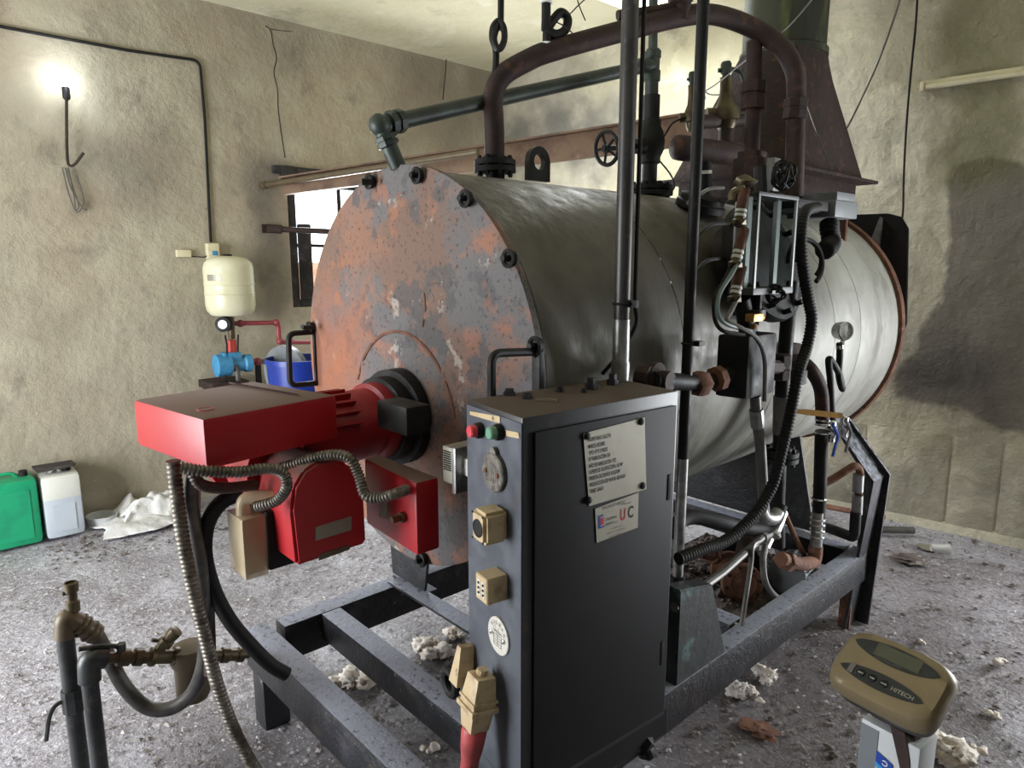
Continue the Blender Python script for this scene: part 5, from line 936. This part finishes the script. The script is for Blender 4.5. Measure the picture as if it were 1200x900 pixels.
# expansion tank, pump and pipes
tk = thing('expansion_tank', 'ivory pressure vessel mounted on the left wall above the blue pump', 'tank', onL(270, 368, .24))
tc = onL(269, 335, .21); zt_, zb2 = onL(269, 300, .21).z, onL(269, 371, .21).z; Rr = .156; Ht = zt_ - zb2
a = M(); a.lathe((tc.x, tc.y, zb2), (0, 0, 1), [(.03, 0), (Rr * .8, .012), (Rr * .95, .04), (Rr, .075), (Rr, Ht * .37), (Rr + .003, Ht * .38), (Rr, Ht * .395), (Rr, Ht * .52), (Rr + .003, Ht * .53), (Rr, Ht * .545), (Rr, Ht - .08), (Rr * .95, Ht - .045), (Rr * .75, Ht - .015), (.04, Ht)], 40); a.build('vessel', m_tank, tk)
a = M(); a.lathe((tc.x, tc.y, zb2 + Ht - .004), (0, 0, 1), [(.03, 0), (.03, .012), (.02, .016)], 14); a.build('cap', m_black, tk)
a = M(); th0 = math.radians(-75)
t = bmesh.new(); pr0 = []
for k in range(7):
    an = th0 + k * .11; pr0.append((tc.x + math.cos(an) * (Rr + .0015), tc.y + math.sin(an) * (Rr + .0015)))
for (x0_, y0_), (x1_, y1_) in zip(pr0, pr0[1:]): t.faces.new([t.verts.new(v) for v in ((x0_, y0_, zb2 + Ht * .60), (x1_, y1_, zb2 + Ht * .60), (x1_, y1_, zb2 + Ht * .70), (x0_, y0_, zb2 + Ht * .70))])
a._join(t); a.build('paper_label', m_alu, tk)
wp = thing('water_pump', 'light blue water pump with pressure control under the ivory tank', 'pump', onL(265, 440, .2))
X2 = WL + .2
a = M(); q = at(262, 428, x=X2); a.lathe(q - V((0, .06, 0)), (0, 1, .0), [(.05, 0), (.075, .01), (.075, .10), (.05, .11), (.05, .19), (.06, .2), (.06, .24)], 22); a.box(q + V((0, .05, .05)), (.09, .12, .07), .01); a.build('body', m_blue, wp)
a = M(); q = at(272, 407, x=X2); a.cyl(q - V((0, 0, .05)), q + V((0, 0, .05)), .03, seg=12); a.build('red_nipple', m_redp, wp)
a = M(); q = at(271, 385, x=X2); a.cyl(q - V((0, 0, .07)), q + V((0, 0, .10)), .022, seg=12); a.build('brass_cross', m_dirtybrass, wp)
a = M(); q = at(262, 380, x=X2 + .03); a.lathe(q, (.75, -.6, 0), [(.05, -.03), (.05, .02), (.035, .022), (.032, .018)], 20); g_ = a.build('pressure_control', m_black, wp)
a = M(); a.lathe(q, (.75, -.6, 0), [(.03, .019), (.03, .021)], 18); a.build('dial', m_glassw, g_)
a = M(); a.box(at(262, 446, x=X2 - .05) + V((0, 0, -.02)), (.28, .24, .05), .004); a.box(at(262, 446, x=X2 - .05) + V((0, 0, -.35)), (.24, .2, .62), .01); a.build('plinth', m_rust, wp)
def wpipe(name, l_, r, m, label, x=X2, fr=.04, cat='pipe', joints=()):
    o = thing(name, label, cat, at(l_[0][0], l_[0][1], x=x)); a = M(); a.tube(fillet([at(*q_, x=x) for q_ in l_], fr), r, 10); a.build('pipe', m, o)
    for q_ in joints: a = M(); a.lump(at(*q_, x=x), r * 1.6, 1, 2, .06, (1, 1, 1)); a.build('joint', m_pvc if m == m_pvc else m_galv, o)
    return o
wpipe('maroon_pipe', [(275, 379), (326, 378), (327, 397), (332, 401), (375, 401)], .016, m_pvc, 'maroon plastic pipe stepping down right of the ivory tank', joints=((282, 379), (324, 378), (328, 400)))
wpipe('maroon_pipe', [(276, 423), (300, 423)], .018, m_pvc, 'short maroon pipe leaving the blue pump', joints=((302, 424),))
wpipe('grey_hose', [(302, 423), (318, 425), (330, 436), (334, 475)], .017, m_hoseg, 'bent grey hose right of the blue pump', fr=.12, cat='hose')
wpipe('grey_hose', [(268, 427), (278, 431), (281, 470)], .016, m_hoseg, 'short grey hose curving down in front of the blue pump', x=X2 + .05, fr=.1, cat='hose')
thin('pump_cable', [at(*q_, x=X2 + .04) for q_ in ((264, 393), (266, 410), (264, 440), (262, 470))], .006, m_rub, 'black cable hanging in front of the blue pump', 'cable')
thin('pump_cable', [at(*q_, x=X2 - .1) for q_ in ((279, 392), (279, 412), (282, 422), (279, 428))], .006, m_rub, 'black cable curling right of the red nipple', 'cable')
thin('pump_cable', [onL(*q_, .03) for q_ in ((300, 430), (304, 448), (303, 470), (318, 478), (322, 440), (330, 425))], .005, m_rub, 'black cable looping on the wall behind the bent grey hose', 'cable')
a = M(); q = at(303, 440, x=X2 - .03); a.box(q, (.03, .035, .16), .004); a.build('pipe_strap', m_black, label='black strap hanging at the start of the bent grey hose', cat='strap')
bd = thing('blue_drum', 'blue plastic bucket on floor behind the boiler door handle', 'bucket', at(352, 470, x=-3.9))
q = at(350, 419, x=-3.95); a = M(); a.lathe((q.x, q.y, 0.0), (0, 0, 1), [(.13, 0), (.19, q.z - .03), (.20, q.z - .03), (.20, q.z), (.19, q.z), (.17, q.z - .2)], 30); a.build('pail', m_drum, bd)
a = M(); q = at(333, 437, x=-4.05); a.lathe(q, (.4, -1, 0), [(.13, -.05), (.17, -.04), (.17, .0), (.12, .01)], 28); a.build('blue_disc', m_switch, label='upright pale blue drum lid left of the blue bucket', cat='lid')
# jugs, bucket rim, plastic bag
def jug(name, label, y0, y1, zt, m, m2=None, lvl=None):
    o = thing(name, label, 'jug', (WL + .13, (y0 + y1) / 2, 0)); x0, x1 = WL + .03, WL + .24
    a = M(); slab(a, x0, x1, y0, y1, .012, lvl or zt, .03)
    a.build('lower_body' if lvl else 'body', m2 or m, o)
    if lvl: a = M(); slab(a, x0, x1, y0, y1, lvl - .06, zt, .03); a.build('upper_body', m, o)
    a = M(); a.prism([V((x1 - .002, y0 + .04, .05)), V((x1 - .002, y1 - .04, .05)), V((x1 - .002, y1 - .04, (lvl or zt) - .06)), V((x1 - .002, y0 + .04, (lvl or zt) - .06))], (.006, 0, 0), .003); a.build('moulded_panel', m2 or m, o)
    a = M(); a.tube(fillet([V(((x0 + x1) / 2, y0 + .06, zt - .005)), V(((x0 + x1) / 2, y0 + .08, zt + .025)), V(((x0 + x1) / 2, y1 - .1, zt + .025)), V(((x0 + x1) / 2, y1 - .08, zt - .005))], .02), .010, 8); a.build('grip', m, o)
    a = M(); a.cyl(((x0 + x1) / 2, y1 - .05, zt - .01), ((x0 + x1) / 2, y1 - .05, zt + .03), .022, seg=12); a.build('screw_cap', m_black, o); return o
ya, yb_, yc = at(48, 600, x=WL + .24).y, at(52, 600, x=WL + .24).y, at(99, 600, x=WL + .24).y
jug('jug', 'green plastic jerrycan on the floor against the left wall', ya - .30, ya, .40, m_jugg)
jug('jug', 'milky white plastic jerrycan half full beside the green one', yb_, yc, .39, m_jugw, m_jugl, .28)
a = M(); q = V((WL + .13, (yb_ + yc) / 2 - .01, .425)); a.hexa([q + V(v) for v in ((-.09, -.1, -.01), (.09, -.1, -.004), (.09, .09, 0), (-.09, .09, -.01), (-.09, -.1, .0), (.09, -.1, .005), (.08, .1, .012), (-.08, .1, 0))], .002); a.build('cardboard_scrap', m_wood, label='dirty scrap of card lying on the milky jerrycan', cat='scrap')
a = M(); q = at(120, 609, z=.03); a.ring((q.x, q.y, .06), (0, .05, 1), .085, .004, 28, 6); t_ = a; t_.lathe((q.x, q.y, .0), (0, 0, 1), [(.075, 0), (.085, .06)], 28, caps=False); a.build('paint_bucket', m_white if 0 else m_whitep, label='low broken white bucket rim half sunk in dirt beside jerrycans', cat='bucket')
def sheet(name, label, cx_, cy_, w_, h_, amp, m, seed, z0=.02):
    t = bmesh.new(); bmesh.ops.create_grid(t, x_segments=26, y_segments=26, size=1)
    for v in t.verts:
        d_ = max(abs(v.co.x), abs(v.co.y)); n_ = noise.fractal(V((v.co.x * 1.6 + seed, v.co.y * 1.6, seed)), 1, 2, 4)
        v.co = V((cx_ + v.co.x * w_ * (1 + .25 * n_), cy_ + v.co.y * h_ * (1 - .25 * n_), z0 + max(0, amp * (1 - d_ ** 2) + amp * .7 * n_ * (1 - d_ * .5))))
    a = M(); a._join(t); o = a.build(name, m, label=label, cat='bag', ang=80); md_ = o.modifiers.new('s', 'SOLIDIFY'); md_.thickness = .002; return o
sheet('plastic_bag', 'crumpled clear white plastic bag slumped against foot of left wall', at(182, 588, z=.1).x - .05, at(182, 588, z=.1).y, .16, .22, .13, m_bag, 3.3)
sheet('plastic_bag', 'flattened white sack on the floor right of the bucket rim', at(160, 610, z=.03).x, at(160, 610, z=.03).y, .20, .20, .03, m_bag, 8.1)
# fluorescent tube and cables on the rear wall
n_b = V((.124, -1, 0)).normalized()
def onB(px, py, off=0): return hit(px, py, V((-4.84, 4.19, 0)) + n_b * off, n_b)
fl_ = thing('fluorescent_lamp', 'old unlit cream fluorescent batten on the rear wall top right', 'lamp', onB(1080, 105, .03))
l0, l1 = onB(1079, 103, .03), onB(1260, 74, .03); l1.z = l0.z = (l0.z + l1.z) / 2 if abs(l1.z - l0.z) < .1 else l0.z
d = (l1 - l0).normalized(); a = M(); a.hexa([p_ + n_b * e_ + V((0, 0, z_)) for z_ in (-.018, .028) for p_, e_ in ((l0, -.02), (l1, -.02), (l1, .01), (l0, .01))], .003); a.build('batten', m_tubew, fl_)
a = M(); a.cyl(l0 + n_b * .03 + d * .03 + V((0, 0, -.01)), l1 + n_b * .03 + V((0, 0, -.01)), .013, seg=12); a.build('tube', m_tubew, fl_)
a = M(); a.box(l0 + n_b * .02 + d * .012 + V((0, 0, -.006)), (.022, .05, .05), .004, R=Matrix.Rotation(.18, 3, 'Z')); a.build('end_cap', m_tubew, fl_)
thin('hanging_cable', [hit(px, py, V((-1.5, 4.2, 0)), V((0, 1, 0))) for px, py in ((1055, -3), (1048, 20), (1030, 70), (1012, 110), (995, 145), (975, 178), (955, 205), (942, 218))], .006, m_greyc, 'pale cable slanting down from the ceiling across the chimney hood', 'cable')
thin('hanging_cable', [onB(*q_, .06) for q_ in ((1075, -3), (1073, 30), (1067, 90), (1062, 150), (1059, 210), (1058, 250), (1053, 280), (1048, 300))], .006, m_rub, 'dark cable hanging down the rear wall to the black rear plate', 'cable')
thin('stay_wire', path([(944, 118, -1.5), (955, 150, -1.45), (972, 195, -1.4)]), .0025, m_greyc, 'thin wire hanging down in front of the chimney hood', 'wire')
# ------------------------------------------------------------------ dirt on the floor
rnd = random.Random(11)
def inside_free(x, y):
    if x < WL + .05 or y > wby(x) - .05: return False
    return True
def scatter(n, areas, r0, r1, seed):
    rnd = random.Random(seed); a = M(); b = a.b
    for _ in range(n):
        x0, x1, y0, y1 = areas[rnd.randrange(len(areas))]; x, y = rnd.uniform(x0, x1), rnd.uniform(y0, y1)
        if not inside_free(x, y): continue
        r = r0 * (r1 / r0) ** (rnd.random() ** 2.2); z = r * .25 + .004 + .012 * noise.fractal(V((x, y, 0)) * 2.3, 1, 2, 4) - .004
        vs = [b.verts.new((x + r * rnd.uniform(.6, 1.2) * dx, y + r * rnd.uniform(.6, 1.2) * dy, z + r * rnd.uniform(.2, .6) * dz)) for dx, dy, dz in ((1, 0, 0), (-1, 0, 0), (0, 1, 0), (0, -1, 0), (0, 0, 1), (0, 0, -1))]
        for f in ((0, 2, 4), (2, 1, 4), (1, 3, 4), (3, 0, 4), (2, 0, 5), (1, 2, 5), (3, 1, 5), (0, 3, 5)): b.faces.new([vs[i] for i in f])
    return a
ALL = [(-4.5, -2.0, 0.2, 4), (-2.3, -.2, .3, 4.6), (-1.2, .3, 1.4, 4.6), (-3.4, -1.8, -.1, 2)]
scatter(9000, ALL, .003, .014, 1).build('floor_grit', m_grit, label='pale grit and crumbs strewn over the whole floor', cat='grit', kind='stuff')
scatter(2600, [(-1.3, .3, 1.5, 4.6), (-2.2, -1.1, .9, 3.0), (-4.6, -4.1, .5, 2.5)], .004, .022, 2).build('floor_crumbs', m_rubble, label='brown crumbs and flakes around the frame and the walls', cat='rubble', kind='stuff')
a = scatter(2200, [(-1.75, -1.12, 2.1, 2.95)], .005, .03, 5)
for v in a.b.verts: v.co.z += .248
a.build('tray_dirt', m_rubble, tray, kind='stuff')
WOOL = [((408, 798), .075, 'large clump of dirty white wool on the floor in the middle frame bay'), ((445, 785), .05, 'small wool clump right of the large one in the frame bay'), ((505, 760), .07, 'white wool clump lying before the cabinet under the boiler'), ((530, 742), .045, 'small wool tuft beside the white clump under the boiler'),
        ((893, 790), .05, 'upright tuft of white wool under the right beam'), ((870, 808), .045, 'yellowish wool clump left of the upright tuft'), ((1110, 884), .085, 'large pinkish wool heap right of the indicator post'), ((1148, 878), .03, 'small wool scrap right of the pinkish heap'),
        ((1175, 776), .035, 'round wool tuft on the floor at the right edge'), ((1163, 836), .028, 'folded pale paper scrap on the floor right of the indicator'), ((890, 818), .022, 'tiny wool tuft in front of the yellowish clump'), ((1080, 750), .022, 'flat white scrap above the weighing indicator'), ((505, 875), .03, 'small wool tuft on the floor left of the red plug')]
for i, ((px, py), r_, lab) in enumerate(WOOL):
    q = at(px, py, z=.02); a = M(); n_ = 7 if r_ > .04 else 3
    for k in range(n_):
        a.lump((q.x + rnd.uniform(-1, 1) * r_ * .7, q.y + rnd.uniform(-1, 1) * r_ * .7, .012 + r_ * .25 * rnd.random()), r_ * rnd.uniform(.35, .6), i * 5 + k, 3 if r_ > .04 else 2, .7, (1, 1, .6), 2.6)
    a.build('wool_clump', m_wool, label=lab, cat='wool', ang=180)
RB = [((1090, 640), (.14, .10, .02), m_alu, 'flat pale slab lying at foot of the rear wall'), ((1093, 641), (.07, .05, .05), m_bag, 'clear plastic cup lying on the pale slab by the rear wall'), ((1045, 625), (.22, .04, .04), m_greyc, 'grey length of pipe offcut behind the kinked post'), ((1065, 655), (.16, .12, .03), m_rubble, 'reddish rubble lump right of the kinked post'), ((890, 850), (.12, .08, .015), m_rustl, 'brown flake of rust on the floor below the right beam')]
for i, ((px, py), s_, m_, lab) in enumerate(RB):
    q = at(px, py, z=.02 if i != 1 else .05); a = M()
    if i == 2: a.cyl((q.x - .1, q.y - .05, .03), (q.x + .08, q.y + .12, .03), .022, seg=12)
    elif i == 1: a.lathe((q.x, q.y - .03, .055), (.8, .5, 0), [(.02, 0), (.028, .09), (.026, .09), (.018, .004)], 16)
    else: a.lump((q.x, q.y, s_[2] / 2), 1, i, 3, (.15, 0, 0, .5, .75)[i], (s_[0] / 2, s_[1] / 2, s_[2] / 2))
    a.build(['stone_slab', 'plastic_cup', 'pipe_offcut', 'rubble_lump', 'rust_flake'][i], m_, label=lab, cat=['slab', 'cup', 'pipe', 'rubble', 'rust flake'][i])
